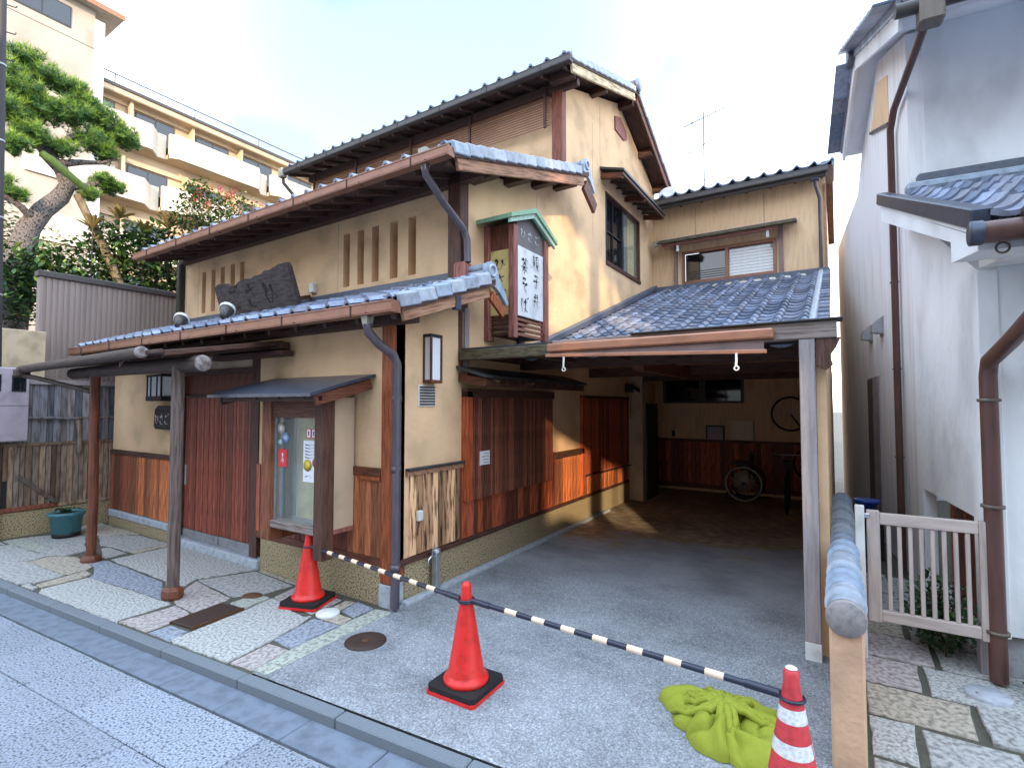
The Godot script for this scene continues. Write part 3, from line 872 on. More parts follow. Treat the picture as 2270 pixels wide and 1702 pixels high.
	obj("window_roof", extrude([Vector2(0.0, 2.17), Vector2(0.0, 2.2), Vector2(0.45, 2.085), Vector2(0.74, 2.0), Vector2(0.74, 1.97), Vector2(0.45, 2.055)], 0, -1.95, -0.26), M.tin, sw)
	bar("roof_beam", sw, Vector3(-0.3, 2.1, 0.03), Vector3(-0.3, 1.94, 0.66), 0.1, 0.04, M.brown_wood_z)
	bar("roof_beam", sw, Vector3(-1.85, 2.1, 0.03), Vector3(-1.85, 1.94, 0.66), 0.1, 0.04, M.dark_wood_z)
	bar("roof_beam", sw, Vector3(-1.9, 1.955, 0.62), Vector3(-0.28, 1.955, 0.62), 0.05, 0.05, M.dark_wood_x)
	for i in 4: bar("roof_rafter", sw, Vector3(-1.6 + i * 0.37, 2.1, 0.03), Vector3(-1.6 + i * 0.37, 1.97, 0.66), 0.05, 0.04, M.dark_wood_z)
	# --- second storey front with its ten slots
	var slots := [[-5.84, -5.71], [-5.53, -5.4], [-5.24, -5.11], [-4.93, -4.8], [-4.65, -4.52], [-2.11, -1.98], [-1.83, -1.7], [-1.55, -1.42], [-1.22, -1.08], [-0.9, -0.77]]
	var fw := []
	fw.append(jb(Vector3(-6.43, 3.0, -1.3), Vector3(-0.16, 3.5, -1.1), 0.0))
	fw.append(jb(Vector3(-6.43, 4.23, -1.3), Vector3(-0.16, 4.62, -1.1), 0.0))
	var xa := -6.43
	for s in slots:
		fw.append(jb(Vector3(xa, 3.5, -1.3), Vector3(s[0], 4.23, -1.1), 0.0))
		xa = s[1]
	fw.append(jb(Vector3(xa, 3.5, -1.3), Vector3(-0.16, 4.23, -1.1), 0.0))
	fw.append(jb(Vector3(-6.43, 3.0, -1.34), Vector3(-0.16, 4.62, -1.3), 0.0))
	obj("upper_front_wall", joined(fw), M.plaster, h)
	bx("wall_joint", h, Vector3(-2.22, 3.42, -1.1), Vector3(-2.212, 4.5, -1.097), M.plaster_dim, 0.0)
	bx("wall_joint", h, Vector3(-5.96, 3.42, -1.1), Vector3(-5.952, 4.5, -1.097), M.plaster_dim, 0.0)
	bx("left_corner_pipe", h, Vector3(-6.56, 2.8, -1.14), Vector3(-6.44, 4.5, -1.0), M.pole_dark, 0.02)
	bx("left_wall", h, Vector3(-6.43, 2.9, -3.7), Vector3(-6.31, 5.2, -1.3), M.plaster, 0.0)
	bx("eave_beam", h, Vector3(-6.4, 4.42, -1.08), Vector3(0.3, 4.58, -0.98), M.soffit)
	# --- third storey front
	bx("top_front_wall", h, Vector3(-6.23, 5.2, -3.78), Vector3(-0.16, 7.0, -3.65), M.plaster, 0.0)
	bx("left_wall", h, Vector3(-6.25, 5.2, -8.3), Vector3(-6.14, 7.0, -3.78), M.plaster, 0.0)
	bx("eave_beam", h, Vector3(-6.3, 6.86, -3.63), Vector3(0.28, 7.0, -3.53), M.soffit)
	var lv := group_node("louvre_screen", h)
	for i in 12: bx("slat", lv, Vector3(-6.1, 6.33 + i * 0.042, -3.53), Vector3(-0.19, 6.345 + i * 0.042, -3.515), M.copper, 0.002)
	for x in [-0.27, -1.77, -3.17, -4.7, -6.05]: bx("upright", lv, Vector3(x - 0.02, 6.3, -3.515), Vector3(x + 0.02, 6.95, -3.48), M.dark_wood_v, 0.002)
	# --- lower roof
	var r1 := deck(h, "lower_roof", -6.72, 0.42, 0.34, 2.745, -1.1, 3.26, M.soffit)
	tiles_on(r1, -6.74, 0.36, 0.37, 2.75, -1.1, 3.275, 0.27, 0.235)
	verge(r1, 0.42, 0.36, 2.75, -1.0, 3.24, 0.235, "light_tile", 3)
	bar("barge_board", r1, Vector3(0.38, 2.69, 0.3), Vector3(0.38, 3.13, -1.0), 0.13, 0.04, M.verge_wood)
	bar("barge_board", r1, Vector3(0.38, 3.1, -1.06), Vector3(0.38, 2.93, -1.32), 0.12, 0.04, M.orange_wood_v)
	bx("copper_sleeve", r1, Vector3(0.35, 2.84, -0.5), Vector3(0.415, 3.0, -0.42), M.tin, 0.006)
	bx("purlin", r1, Vector3(-6.3, 2.66, -0.02), Vector3(0.3, 2.76, 0.1), M.soffit)
	bx("wall_flashing", r1, Vector3(-6.5, 3.24, -1.1), Vector3(0.0, 3.42, -1.02), M.noshi, 0.01)
	bx("wall_flashing", r1, Vector3(-6.5, 3.2, -1.1), Vector3(0.02, 3.33, -0.94), M.noshi, 0.01)
	rafters(r1, -6.6, 0.3, 16, 0.33, 2.745, -0.2, 2.93)
	gutter(h, -6.72, 0.42, 0.36, 2.685, M.copper)
	ridge_end(h, 0.36, 3.3, -1.05)
	bx("ridge_stub", r1, Vector3(-0.06, 3.22, -1.1), Vector3(0.1, 3.5, -0.94), M.red_post, 0.02)
	# --- middle roof
	var r2 := deck(h, "middle_roof", -6.38, 0.42, -0.37, 4.4, -3.65, 5.45, M.soffit)
	tiles_on(r2, -6.4, 0.36, -0.33, 4.4, -3.6, 5.445, 0.27, 0.24, 11)
	verge(r2, 0.42, -0.36, 4.4, -3.55, 5.42, 0.24, "light_tile", 3)
	bar("barge_board", r2, Vector3(0.38, 4.34, -0.45), Vector3(0.38, 5.3, -3.5), 0.16, 0.04, M.verge_wood)
	bar("barge_board", r2, Vector3(0.38, 5.25, -3.55), Vector3(0.38, 5.0, -3.95), 0.2, 0.05, M.brown_wood_z)
	for z in [-1.2, -1.95, -2.65, -3.3]:
		var yy: float = 4.4 + (-0.37 - z) * 0.32 - 0.12
		bar("purlin_end", r2, Vector3(-0.1, yy, z), Vector3(0.36, yy, z), 0.13, 0.12, M.dark_wood_x, 0.008)
	bx("wall_flashing", r2, Vector3(-6.3, 5.4, -3.65), Vector3(0.02, 5.6, -3.56), M.noshi, 0.01)
	rafters(r2, -6.25, 0.3, 16, -0.38, 4.4, -1.12, 4.64)
	gutter(h, -6.4, 0.42, -0.36, 4.335, M.copper)
	ridge_end(h, 0.36, 5.5, -3.6)
	# --- upper roof
	var r3 := deck(h, "top_roof", -6.55, 0.38, -3.13, 6.99, -6.1, 8.05, M.soffit)
	deck(r3, "back_slope", -6.55, 0.38, -8.5, 7.0, -6.1, 8.05, M.soffit)
	tiles_on(r3, -6.58, 0.32, -3.1, 6.99, -6.05, 8.05, 0.29, 0.25, 2)
	verge(r3, 0.38, -3.12, 6.99, -6.1, 8.05, 0.25, "light_tile", 3, 0.1)
	verge(r3, 0.38, -8.5, 7.0, -6.1, 8.05, 0.25, "tile", 4, 0.1)
	bar("barge_board", r3, Vector3(0.34, 6.93, -3.2), Vector3(0.34, 7.94, -6.02), 0.19, 0.04, M.pale_verge)
	bar("barge_board", r3, Vector3(0.34, 6.92, -8.45), Vector3(0.34, 7.94, -6.16), 0.2, 0.04, M.dark_wood_z)
	for p in [[-3.4, 6.95], [-4.7, 7.4], [-6.1, 7.86], [-7.3, 7.36], [-8.3, 6.94]]: bar("purlin_end", r3, Vector3(-0.1, p[1], p[0]), Vector3(0.3, p[1], p[0]), 0.14, 0.12, M.dark_wood_x, 0.008)
	bx("ridge", r3, Vector3(-6.5, 8.04, -6.2), Vector3(0.38, 8.26, -6.0), M.noshi, 0.03)
	obj("ridge_end_tile", lathe_mesh([Vector2(0, 0.06), Vector2(0.11, 0.06), Vector2(0.13, 0.03), Vector2(0.13, 0.0), Vector2(0, 0)], 18), M.tile0, r3, Transform3D(Basis(Vector3.FORWARD, PI / 2), Vector3(0.38, 8.17, -6.1)))
	rafters(r3, -6.45, 0.25, 18, -3.15, 6.99, -3.7, 7.17)
	gutter(h, -6.56, 0.38, -3.16, 6.93, M.dark_gutter)
	var hop := bx("rain_hopper", r3, Vector3(-6.66, 6.86, -3.16), Vector3(-6.52, 7.06, -3.02), M.hopper, 0.015)
	obj("drain_pipe", tube_mesh([Vector3(-6.59, 6.88, -3.1), Vector3(-6.59, 6.75, -3.12), Vector3(-6.3, 6.2, -3.5), Vector3(-6.28, 6.1, -3.56), Vector3(-6.28, 5.4, -3.58)], 0.035, 8), M.dark_gutter, r3)
	# --- canopy and window upstairs on the side
	var cn := group_node("side_window", h)
	obj("canopy", extrude([Vector2(0.0, 6.2), Vector2(0.46, 6.06), Vector2(0.46, 6.1), Vector2(0.0, 6.24)], 2, -7.72, -5.08), M.tin_dark, cn)
	for z in [-5.15, -6.4, -7.6]: bar("canopy_beam", cn, Vector3(0.0, 6.08, z), Vector3(0.42, 6.0, z), 0.1, 0.07, M.brown_wood_x)
	bx("canopy_fascia", cn, Vector3(0.4, 5.99, -7.7), Vector3(0.44, 6.05, -5.1), M.dark_wood_z)
	for i in 8: bar("canopy_rafter", cn, Vector3(0.0, 6.14, -5.3 - i * 0.31), Vector3(0.42, 6.02, -5.3 - i * 0.31), 0.04, 0.035, M.soffit)
	bx("frame", cn, Vector3(-0.11, 4.54, -5.38), Vector3(0.015, 5.88, -5.34), M.black)
	bx("frame", cn, Vector3(-0.11, 4.54, -7.28), Vector3(0.015, 5.88, -7.24), M.dark_wood_v)
	bx("frame", cn, Vector3(-0.11, 5.84, -7.24), Vector3(0.015, 5.88, -5.38), M.dark_wood_z)
	bx("frame", cn, Vector3(-0.11, 4.5, -7.28), Vector3(0.03, 4.575, -5.34), M.dark_wood_z)
	bx("mullion", cn, Vector3(-0.1, 4.58, -6.36), Vector3(-0.02, 5.84, -6.28), M.black)
	bx("pane", cn, Vector3(-0.09, 4.58, -6.28), Vector3(-0.08, 5.84, -5.38), M.glass_dark, 0.0)
	bx("pane", cn, Vector3(-0.115, 4.58, -7.24), Vector3(-0.105, 5.84, -6.36), M.sign_yellow, 0.0)
	bx("curtain", cn, Vector3(-0.1, 4.58, -6.75), Vector3(-0.085, 5.84, -6.36), M.sign_grey, 0.0)
	bx("glass_pane", cn, Vector3(-0.06, 4.58, -7.24), Vector3(-0.055, 5.84, -6.36), M.glass, 0.0)
	bx("glazing_bar", cn, Vector3(-0.075, 5.18, -6.28), Vector3(-0.05, 5.21, -5.38), M.black, 0.002)
	bx("glazing_bar", cn, Vector3(-0.075, 4.58, -5.86), Vector3(-0.05, 5.84, -5.84), M.black, 0.002)
	# --- lattice window by the driveway, under its own little roof
	var lw := group_node("lattice_window", h)
	bx("frame", lw, Vector3(0.0, 0.82, -1.14), Vector3(0.085, 2.05, -1.03), M.red_plank3)
	bx("frame", lw, Vector3(0.0, 1.98, -3.12), Vector3(0.085, 2.08, -1.03), M.dark_wood_z)
	bx("back_board", lw, Vector3(0.0, 0.82, -3.1), Vector3(0.035, 2.0, -1.14), M.lattice0, 0.0)
	var zz := -1.17
	while zz > -3.08:
		bx("slat", lw, Vector3(0.035, 0.82, zz - 0.026), Vector3(0.075 + rng.randf_range(-0.002, 0.002), 1.98, zz), pick("lattice", 3), 0.003)
		zz -= 0.044
	obj("window_roof", extrude([Vector2(0.0, 2.3), Vector2(0.4, 2.19), Vector2(0.4, 2.215), Vector2(0.0, 2.335)], 2, -3.58, -0.93), M.tin_dark, lw)
	for z in [-1.0, -1.85, -2.7, -3.5]: bar("roof_beam", lw, Vector3(0.0, 2.2, z), Vector3(0.37, 2.14, z), 0.09, 0.06, M.brown_wood_x)
	for i in 9: bar("roof_rafter", lw, Vector3(0.0, 2.26, -1.15 - i * 0.27), Vector3(0.38, 2.165, -1.15 - i * 0.27), 0.035, 0.03, M.soffit)
	bx("roof_fascia", lw, Vector3(0.33, 2.1, -3.55), Vector3(0.36, 2.15, -0.96), M.dark_wood_z)
	# --- wall vent
	var vt := bx("wall_vent", h, Vector3(0.0, 1.88, -0.58), Vector3(0.012, 2.1, -0.32), M.white_paint, 0.003)
	for i in 7: bx("vent_slat", vt, Vector3(0.002, -0.095 + i * 0.029, -0.115), Vector3(0.016, -0.079 + i * 0.029, 0.115), M.dark_gutter, 0.002)
	# --- rain pipes
	var d1 := obj("downpipe", tube_mesh([Vector3(0.04, 2.62, 0.38), Vector3(0.04, 2.55, 0.37), Vector3(0.06, 2.45, 0.26), Vector3(0.1, 2.36, 0.12), Vector3(0.105, 2.28, 0.075), Vector3(0.105, 1.0, 0.07), Vector3(0.09, 0.03, 0.06)], 0.042, 12), M.downpipe, h)
	obj("rain_hopper", lathe_mesh([Vector2(0.0, -0.02), Vector2(0.035, -0.02), Vector2(0.045, 0.02), Vector2(0.06, 0.1), Vector2(0.07, 0.16), Vector2(0.075, 0.2), Vector2(0.0, 0.2)], 4, false), M.hopper, d1, Transform3D(Basis(Vector3.UP, PI / 4), Vector3(0.04, 2.6, 0.38)))
	for y in [1.95, 1.3, 0.4]: obj("pipe_collar", lathe_mesh([Vector2(0.042, -0.03), Vector2(0.047, -0.03), Vector2(0.047, 0.03), Vector2(0.042, 0.03)], 14), M.downpipe, d1, Transform3D(Basis(), Vector3(0.1, y, 0.068)))
	var d2 := obj("downpipe", tube_mesh([Vector3(0.07, 4.33, -0.33), Vector3(0.07, 4.25, -0.34), Vector3(0.07, 4.05, -0.62), Vector3(0.07, 3.86, -0.98), Vector3(0.08, 3.76, -1.02), Vector3(0.09, 3.5, -1.02)], 0.04, 12), M.downpipe, h)
	obj("rain_hopper", lathe_mesh([Vector2(0.0, -0.02), Vector2(0.035, -0.02), Vector2(0.045, 0.02), Vector2(0.06, 0.1), Vector2(0.07, 0.16), Vector2(0.075, 0.2), Vector2(0.0, 0.2)], 4, false), M.hopper, d2, Transform3D(Basis(Vector3.UP, PI / 4), Vector3(0.07, 4.3, -0.33)))

func build_wing() -> void:
	rng.seed = 200
	var h := thing("rear_wing", "tan two-storey rear wing with a wide window under a small awning above the carport roof", "house")
	var wall := []
	wall.append(jb(Vector3(0.0, 0.0, -8.42), Vector3(3.46, 4.66, -8.3), 0.0))
	wall.append(jb(Vector3(0.0, 5.34, -8.42), Vector3(3.46, 6.5, -8.3), 0.0))
	wall.append(jb(Vector3(0.0, 4.66, -8.42), Vector3(0.7, 5.34, -8.3), 0.0))
	wall.append(jb(Vector3(2.53, 4.66, -8.42), Vector3(3.46, 5.34, -8.3), 0.0))
	obj("front_wall", joined(wall), M.siding, h)
	bx("right_wall", h, Vector3(3.34, 0.0, -13.0), Vector3(3.46, 6.5, -8.42), M.siding, 0.0)
	bx("back_wall", h, Vector3(0.0, 0.0, -13.1), Vector3(3.46, 6.5, -13.0), M.siding, 0.0)
	for x in [0.95, 2.35]: bx("siding_joint", h, Vector3(x, 5.6, -8.3), Vector3(x + 0.008, 6.35, -8.297), M.dark_gutter, 0.0)
	bx("siding_joint", h, Vector3(0.55, 4.45, -8.3), Vector3(0.558, 5.6, -8.297), M.red_post, 0.0)
	bx("corner_trim", h, Vector3(3.43, 4.4, -8.32), Vector3(3.475, 6.3, -8.27), M.verge_wood, 0.004)
	obj("downpipe", tube_mesh([Vector3(3.3, 6.28, -7.95), Vector3(3.3, 6.2, -8.0), Vector3(3.36, 6.0, -8.22), Vector3(3.36, 4.5, -8.24)], 0.03, 10), M.downpipe, h)
	bx("rain_hopper", h, Vector3(3.22, 6.27, -8.02), Vector3(3.38, 6.42, -7.88), M.tin, 0.015)
	var w := group_node("window", h)
	for f in [[Vector3(0.66, 4.62, -8.34), Vector3(2.57, 4.68, -8.27)], [Vector3(0.66, 5.3, -8.34), Vector3(2.57, 5.36, -8.27)], [Vector3(0.66, 4.68, -8.34), Vector3(0.72, 5.3, -8.27)], [Vector3(2.51, 4.68, -8.34), Vector3(2.57, 5.3, -8.27)], [Vector3(1.57, 4.68, -8.35), Vector3(1.64, 5.3, -8.28)]]: bx("frame", w, f[0], f[1], M.copper, 0.003)
	bx("pane", w, Vector3(0.72, 4.68, -8.37), Vector3(1.57, 5.3, -8.36), M.glass_dark, 0.0)
	bx("pane", w, Vector3(1.64, 4.68, -8.385), Vector3(2.51, 5.3, -8.375), M.box_grey, 0.0)
	for i in 9: bx("blind_slat", w, Vector3(1.65, 4.7 + i * 0.066, -8.375), Vector3(2.5, 4.745 + i * 0.066, -8.37), M.white_wall_worn, 0.0)
	bx("glass_pane", w, Vector3(1.64, 4.68, -8.36), Vector3(2.51, 5.3, -8.355), M.glass, 0.0)
	for i in 4: bx("rail", w, Vector3(0.73, 4.74 + i * 0.05, -8.355), Vector3(1.56, 4.75 + i * 0.05, -8.345), M.dark_gutter, 0.0)
	for f in [[Vector3(0.5, 4.5, -8.29), Vector3(0.56, 5.62, -8.2)], [Vector3(2.62, 4.5, -8.29), Vector3(2.7, 5.58, -8.22)]]: bx("side_screen", w, f[0], f[1], M.awning_panel, 0.004)
	var aw := obj("awning", extrude([Vector2(-8.3, 5.62), Vector2(-7.85, 5.52), Vector2(-7.85, 5.57), Vector2(-8.3, 5.68)], 0, 0.18, 2.96), M.tin_dark, h)
	bx("awning_case", aw, Vector3(0.2, 5.5, -7.88), Vector3(2.9, 5.54, -7.83), M.mossy_wood, 0.004)
	bx("awning_roll", aw, Vector3(0.3, 5.44, -8.0), Vector3(2.6, 5.49, -7.92), M.red_post, 0.01)
	for x in [0.62, 2.42]: bx("awning_arm", aw, Vector3(x, 5.3, -7.98), Vector3(x + 0.05, 5.5, -7.94), M.white_paint, 0.004)
	bx("end_cap", aw, Vector3(0.12, 5.46, -7.95), Vector3(0.24, 5.58, -7.84), M.hopper, 0.01)
	var r := deck(h, "roof", 0.05, 3.6, -7.86, 6.47, -10.7, 7.2, M.soffit)
	deck(r, "back_slope", 0.05, 3.6, -13.4, 6.47, -10.7, 7.2, M.soffit)
	tiles_on(r, 0.1, 3.62, -7.82, 6.48, -10.6, 7.2, 0.29, 0.25, 3)
	verge(r, 3.6, -7.86, 6.47, -10.6, 7.18, 0.25, "tile", 4, 0.1)
	bx("eave_board", r, Vector3(0.02, 6.3, -7.94), Vector3(3.5, 6.47, -7.86), M.dark_gutter, 0.01)
	gutter(h, 0.02, 3.52, -7.86, 6.36, M.dark_gutter)
	rafters(r, 0.2, 3.4, 8, -7.9, 6.43, -8.3, 6.52)
	# gable end triangles
	obj("gable_wall", extrude([Vector2(-8.3, 6.45), Vector2(-10.7, 7.14), Vector2(-13.1, 6.45)], 0, 3.35, 3.45), M.siding, h)
	# things on the carport's back wall that belong to it
	var bw := group_node("carport_back_window", h)
	for f in [[Vector3(0.2, 1.93, -8.3), Vector3(1.9, 1.98, -8.26)], [Vector3(0.2, 2.5, -8.3), Vector3(1.9, 2.55, -8.26)], [Vector3(0.2, 1.98, -8.3), Vector3(0.26, 2.5, -8.26)], [Vector3(1.84, 1.98, -8.3), Vector3(1.9, 2.5, -8.26)], [Vector3(1.0, 1.98, -8.3), Vector3(1.12, 2.5, -8.26)]]: bx("frame", bw, f[0], f[1], M.dark_gutter, 0.003)
	bx("pane", bw, Vector3(0.26, 1.98, -8.295), Vector3(1.0, 2.5, -8.285), M.glass_dark, 0.0)
	bx("pane", bw, Vector3(1.12, 1.98, -8.295), Vector3(1.84, 2.5, -8.285), M.glass_dark, 0.0)
	var ws := group_node("back_wainscot", h)
	plank_row(ws, 2, -8.31, -8.275, 0.02, 3.38, 0.16, 1.08, 0.1, "red_plank", 5)
	bx("top_rail", ws, Vector3(0.0, 1.08, -8.3), Vector3(3.4, 1.14, -8.255), M.brown_wood_x)
	bx("skirting", ws, Vector3(0.0, 0.06, -8.3), Vector3(3.4, 0.16, -8.265), M.red_plank0)

func build_carport() -> void:
	rng.seed = 300
	var h := thing("carport", "open carport with sloping grey tiled roof and grey timber front beam beside the house", "carport")
	var r := deck(h, "roof", 0.0, 3.5, -2.3, 2.46, -8.28, 4.48, M.soffit)
	tiles_on(r, 0.12, 3.3, -2.24, 2.45, -8.2, 4.46, 0.29, 0.25)
	# plaster-filled tops of the tile columns under the wall, and the rounded verge tiles on the right
	for i in 11: obj("plaster_end", lathe_mesh([Vector2(0, 0.02), Vector2(0.07, 0.015), Vector2(0.1, 0.0), Vector2(0, 0)], 12), M.mortar_white, r, Transform3D(Basis(Vector3.RIGHT, 1.2).scaled(Vector3(1, 0.5, 1)), Vector3(0.36 + i * 0.265, 4.47, -8.1)))
	bx("top_flashing", r, Vector3(0.0, 4.46, -8.3), Vector3(3.5, 4.6, -8.16), M.noshi, 0.02)
	var a := Vector3(3.36, 2.5, -2.2)
	var b := Vector3(3.36, 4.52, -8.2)
	obj("verge_roll", tube_mesh([a, b], 0.055, 10), M.light_tile2, r)
	for i in 22:
		var p := a.lerp(b, (i + 0.5) / 22.0)
		bar("verge_tile", r, p + Vector3(0.1, -0.0, 0.15), p + Vector3(0.1, 0.06, -0.15), 0.05, 0.12, pick("tile", 4), 0.01)
	bar("wall_flashing", r, Vector3(0.06, 2.58, -2.3), Vector3(0.06, 4.6, -8.25), 0.12, 0.1, M.noshi, 0.02)
	bx("front_canopy", h, Vector3(0.02, 2.5, -2.4), Vector3(3.52, 2.53, -1.0), M.tin_dark)
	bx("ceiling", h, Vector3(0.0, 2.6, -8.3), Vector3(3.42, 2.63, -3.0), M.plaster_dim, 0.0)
	var be := bx("front_beam", h, Vector3(1.2, 2.4, -1.06), Vector3(3.58, 2.53, -0.94), M.grey_wood_x, 0.006)
	bx("front_beam", h, Vector3(0.03, 2.39, -1.05), Vector3(1.2, 2.5, -0.95), M.mossy_wood, 0.008)
	bx("beam_cap", h, Vector3(2.0, 2.531, -1.1), Vector3(3.62, 2.545, -0.9), M.tin_dark, 0.003)
	for z in [-2.35, -4.6, -6.6]: bx("cross_beam", h, Vector3(0.0, 2.36, z - 0.06), Vector3(3.42, 2.5, z + 0.06), M.dark_wood_x)
	for x in [0.06, 0.75, 1.45, 2.15, 2.85]: bx("ceiling_joist", h, Vector3(x, 2.42, -2.3), Vector3(x + 0.07, 2.5, -1.06), M.dark_wood_z)
	bx("tie_beam", h, Vector3(1.55, 2.3, -4.6), Vector3(1.68, 2.46, -2.3), M.brown_wood_z)
	var post := bx("front_post", h, Vector3(3.33, 0.06, -1.05), Vector3(3.435, 2.398, -0.945), M.grey_wood_v, 0.006)
	bx("post_shoe", post, Vector3(-0.054, -1.26, -0.054), Vector3(0.054, -1.1, 0.055), M.white_paint, 0.003)
	bx("side_wall", h, Vector3(3.436, -0.05, -8.3), Vector3(3.5, 2.5, -1.08), M.plaster, 0.0)
	obj("side_wall_top", extrude([Vector2(-8.3, 2.5), Vector2(-2.4, 2.5), Vector2(-8.3, 4.4)], 0, 3.43, 3.49), M.plaster, h)
	bx("side_post", h, Vector3(3.34, 0.0, -4.7), Vector3(3.43, 2.4, -4.6), M.dark_wood_v)
	obj("rotten_corbel", extrude([Vector2(3.44, 2.4), Vector2(3.6, 2.4), Vector2(3.57, 2.33), Vector2(3.53, 2.27), Vector2(3.55, 2.2), Vector2(3.5, 2.16), Vector2(3.44, 2.2)], 2, -1.04, -0.96), M.dark_wood_v, h)
	# rolled awning on the beam
	var aw := bx("awning_cassette", h, Vector3(1.21, 2.405, -0.94), Vector3(3.17, 2.485, -0.8), M.awning_copper, 0.012)
	obj("awning_panel", extrude([Vector2(1.21, 2.4), Vector2(3.1, 2.4), Vector2(3.1, 2.31), Vector2(1.21, 2.38)], 2, -0.86, -0.84), M.awning_panel, h)
	bar("awning_bar", h, Vector3(1.21, 2.37, -0.8), Vector3(3.13, 2.3, -0.74), 0.03, 0.03, M.awning_copper)
	for p in [Vector3(1.44, 2.28, -0.72), Vector3(2.92, 2.235, -0.72)]:
		var hk := obj("awning_hook", tube_mesh([p + Vector3(0, 0.06, 0), p + Vector3(0.002, 0.0, 0.01), p + Vector3(-0.004, -0.04, 0)], 0.009, 8), M.white_paint, h)
		obj("ring", torus_mesh(0.016, 0.005, 14, 6), M.white_paint, hk, Transform3D(Basis(Vector3.RIGHT, PI / 2), p + Vector3(0, -0.055, 0)))
	# dark gate leaf and pillar at the far end of the house wall
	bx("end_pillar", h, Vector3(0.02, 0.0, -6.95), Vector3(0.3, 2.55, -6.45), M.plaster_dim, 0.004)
	bx("dark_gate", h, Vector3(0.3, 0.0, -7.35), Vector3(0.34, 1.92, -6.65), M.black, 0.004)

func build_porch() -> void:
	rng.seed = 400
	var h := thing("entrance_porch", "weathered log porch with two posts and thin roof before the red sliding door", "porch")
	obj("left_post", tube_mesh([Vector3(-4.16, 0.06, 0.94), Vector3(-4.15, 0.7, 0.94), Vector3(-4.165, 1.4, 0.945), Vector3(-4.17, 2.26, 0.95)], [0.05, 0.053, 0.051, 0.053], 14), M.log_brown, h)
	obj("right_post", tube_mesh([Vector3(-2.02, 0.1, 0.985), Vector3(-2.02, 0.9, 0.985), Vector3(-2.025, 2.28, 0.985)], [0.058, 0.06, 0.06], 8), M.log_grey, h)
	obj("post_stone", lathe_mesh([Vector2(0.0, 0.07), Vector2(0.08, 0.065), Vector2(0.105, 0.03), Vector2(0.11, -0.02), Vector2(0.0, -0.02)], 9), M.red_stone, h, Transform3D(Basis(), Vector3(-4.16, 0.0, 0.94)))
	obj("post_stone", lathe_mesh([Vector2(0.0, 0.11), Vector2(0.08, 0.108), Vector2(0.125, 0.08), Vector2(0.13, 0.02), Vector2(0.11, -0.02), Vector2(0.0, -0.02)], 7, false), M.red_stone, h, Transform3D(Basis().scaled(Vector3(0.95, 1, 0.72)), Vector3(-2.02, 0.0, 0.99)))
	var lg := obj("log_beam", tube_mesh([Vector3(-4.85, 2.3, 0.96), Vector3(-3.3, 2.31, 0.96), Vector3(-1.6, 2.3, 0.96)], [0.07, 0.075, 0.08], 16), M.log_dark, h)
	obj("log_end", lathe_mesh([Vector2(0, 0.004), Vector2(0.079, 0.004), Vector2(0.08, 0.0)], 16), M.log_end, lg, Transform3D(Basis(Vector3.FORWARD, PI / 2), Vector3(-1.599, 2.3, 0.96)))
	obj("roof_deck", extrude([Vector2(0.03, 2.62), Vector2(0.03, 2.58), Vector2(1.26, 2.375), Vector2(1.26, 2.41)], 0, -5.4, -1.72), M.tin_dark, h)
	for i in 10: bar("rafter", h, Vector3(-5.2 + i * 0.37, 2.56, 0.05), Vector3(-5.2 + i * 0.37, 2.37, 1.2), 0.04, 0.04, M.soffit)
	bar("roof_edge", h, Vector3(-5.4, 2.4, 1.27), Vector3(-1.72, 2.4, 1.27), 0.035, 0.03, M.dark_wood_x)
	bx("wall_plate", h, Vector3(-5.35, 2.52, 0.02), Vector3(-1.62, 2.6, 0.12), M.dark_wood_x)
	bx("wall_plate", h, Vector3(-3.0, 2.44, 0.02), Vector3(-1.55, 2.5, 0.16), M.dark_wood_x)
	bar("roof_edge", h, Vector3(-1.72, 2.38, 1.25), Vector3(-1.72, 2.6, 0.05), 0.05, 0.04, M.dark_wood_z)
	var gt := obj("half_log_gutter", tube_mesh([Vector3(-5.5, 2.36, 1.31), Vector3(-2.02, 2.4, 1.31)], 0.052, 14), M.log_dark, h)
	obj("gutter_end", lathe_mesh([Vector2(0, 0.006), Vector2(0.04, 0.006), Vector2(0.056, 0.004), Vector2(0.058, -0.03), Vector2(0.052, -0.03)], 16), M.log_end, gt, Transform3D(Basis(Vector3.FORWARD, PI / 2), Vector3(-2.02, 2.4, 1.31)))
	bx("gutter_box", h, Vector3(-5.56, 2.26, 1.24), Vector3(-5.38, 2.37, 1.38), M.log_dark, 0.02)
	obj("drain_pipe", tube_mesh([Vector3(-5.4, 2.27, 1.3), Vector3(-5.2, 2.25, 1.25), Vector3(-4.2, 2.06, 0.98)], 0.03, 8), M.log_dark, h)
	obj("gutter_hook", tube_mesh([Vector3(-2.5, 2.36, 1.3), Vector3(-2.45, 2.27, 1.33), Vector3(-2.4, 2.36, 1.3)], 0.006, 6), M.log_dark, h)
	# lantern and name plaque on the wall behind the porch
	var l := thing("wall_lantern", "black framed box lantern with pale panes on the wall left of the red door", "lantern", Vector3(-4.5, 1.97, 0.0))
	bx("pane", l, Vector3(-0.2, 0.04, 0.03), Vector3(0.2, 0.32, 0.16), M.lamp_paper, 0.004)
	bx("tray", l, Vector3(-0.22, -0.02, 0.0), Vector3(0.24, 0.045, 0.18), M.black)
	bx("cap", l, Vector3(-0.22, 0.32, 0.0), Vector3(0.22, 0.35, 0.18), M.black)
	bx("back_board", l, Vector3(-0.25, -0.02, 0.0), Vector3(-0.22, 0.35, 0.1), M.dark_wood_v)
	for x in [-0.21, -0.1, 0.08, 0.2]: bx("bar", l, Vector3(x - 0.01, 0.04, 0.15), Vector3(x + 0.01, 0.33, 0.172), M.black, 0.002)
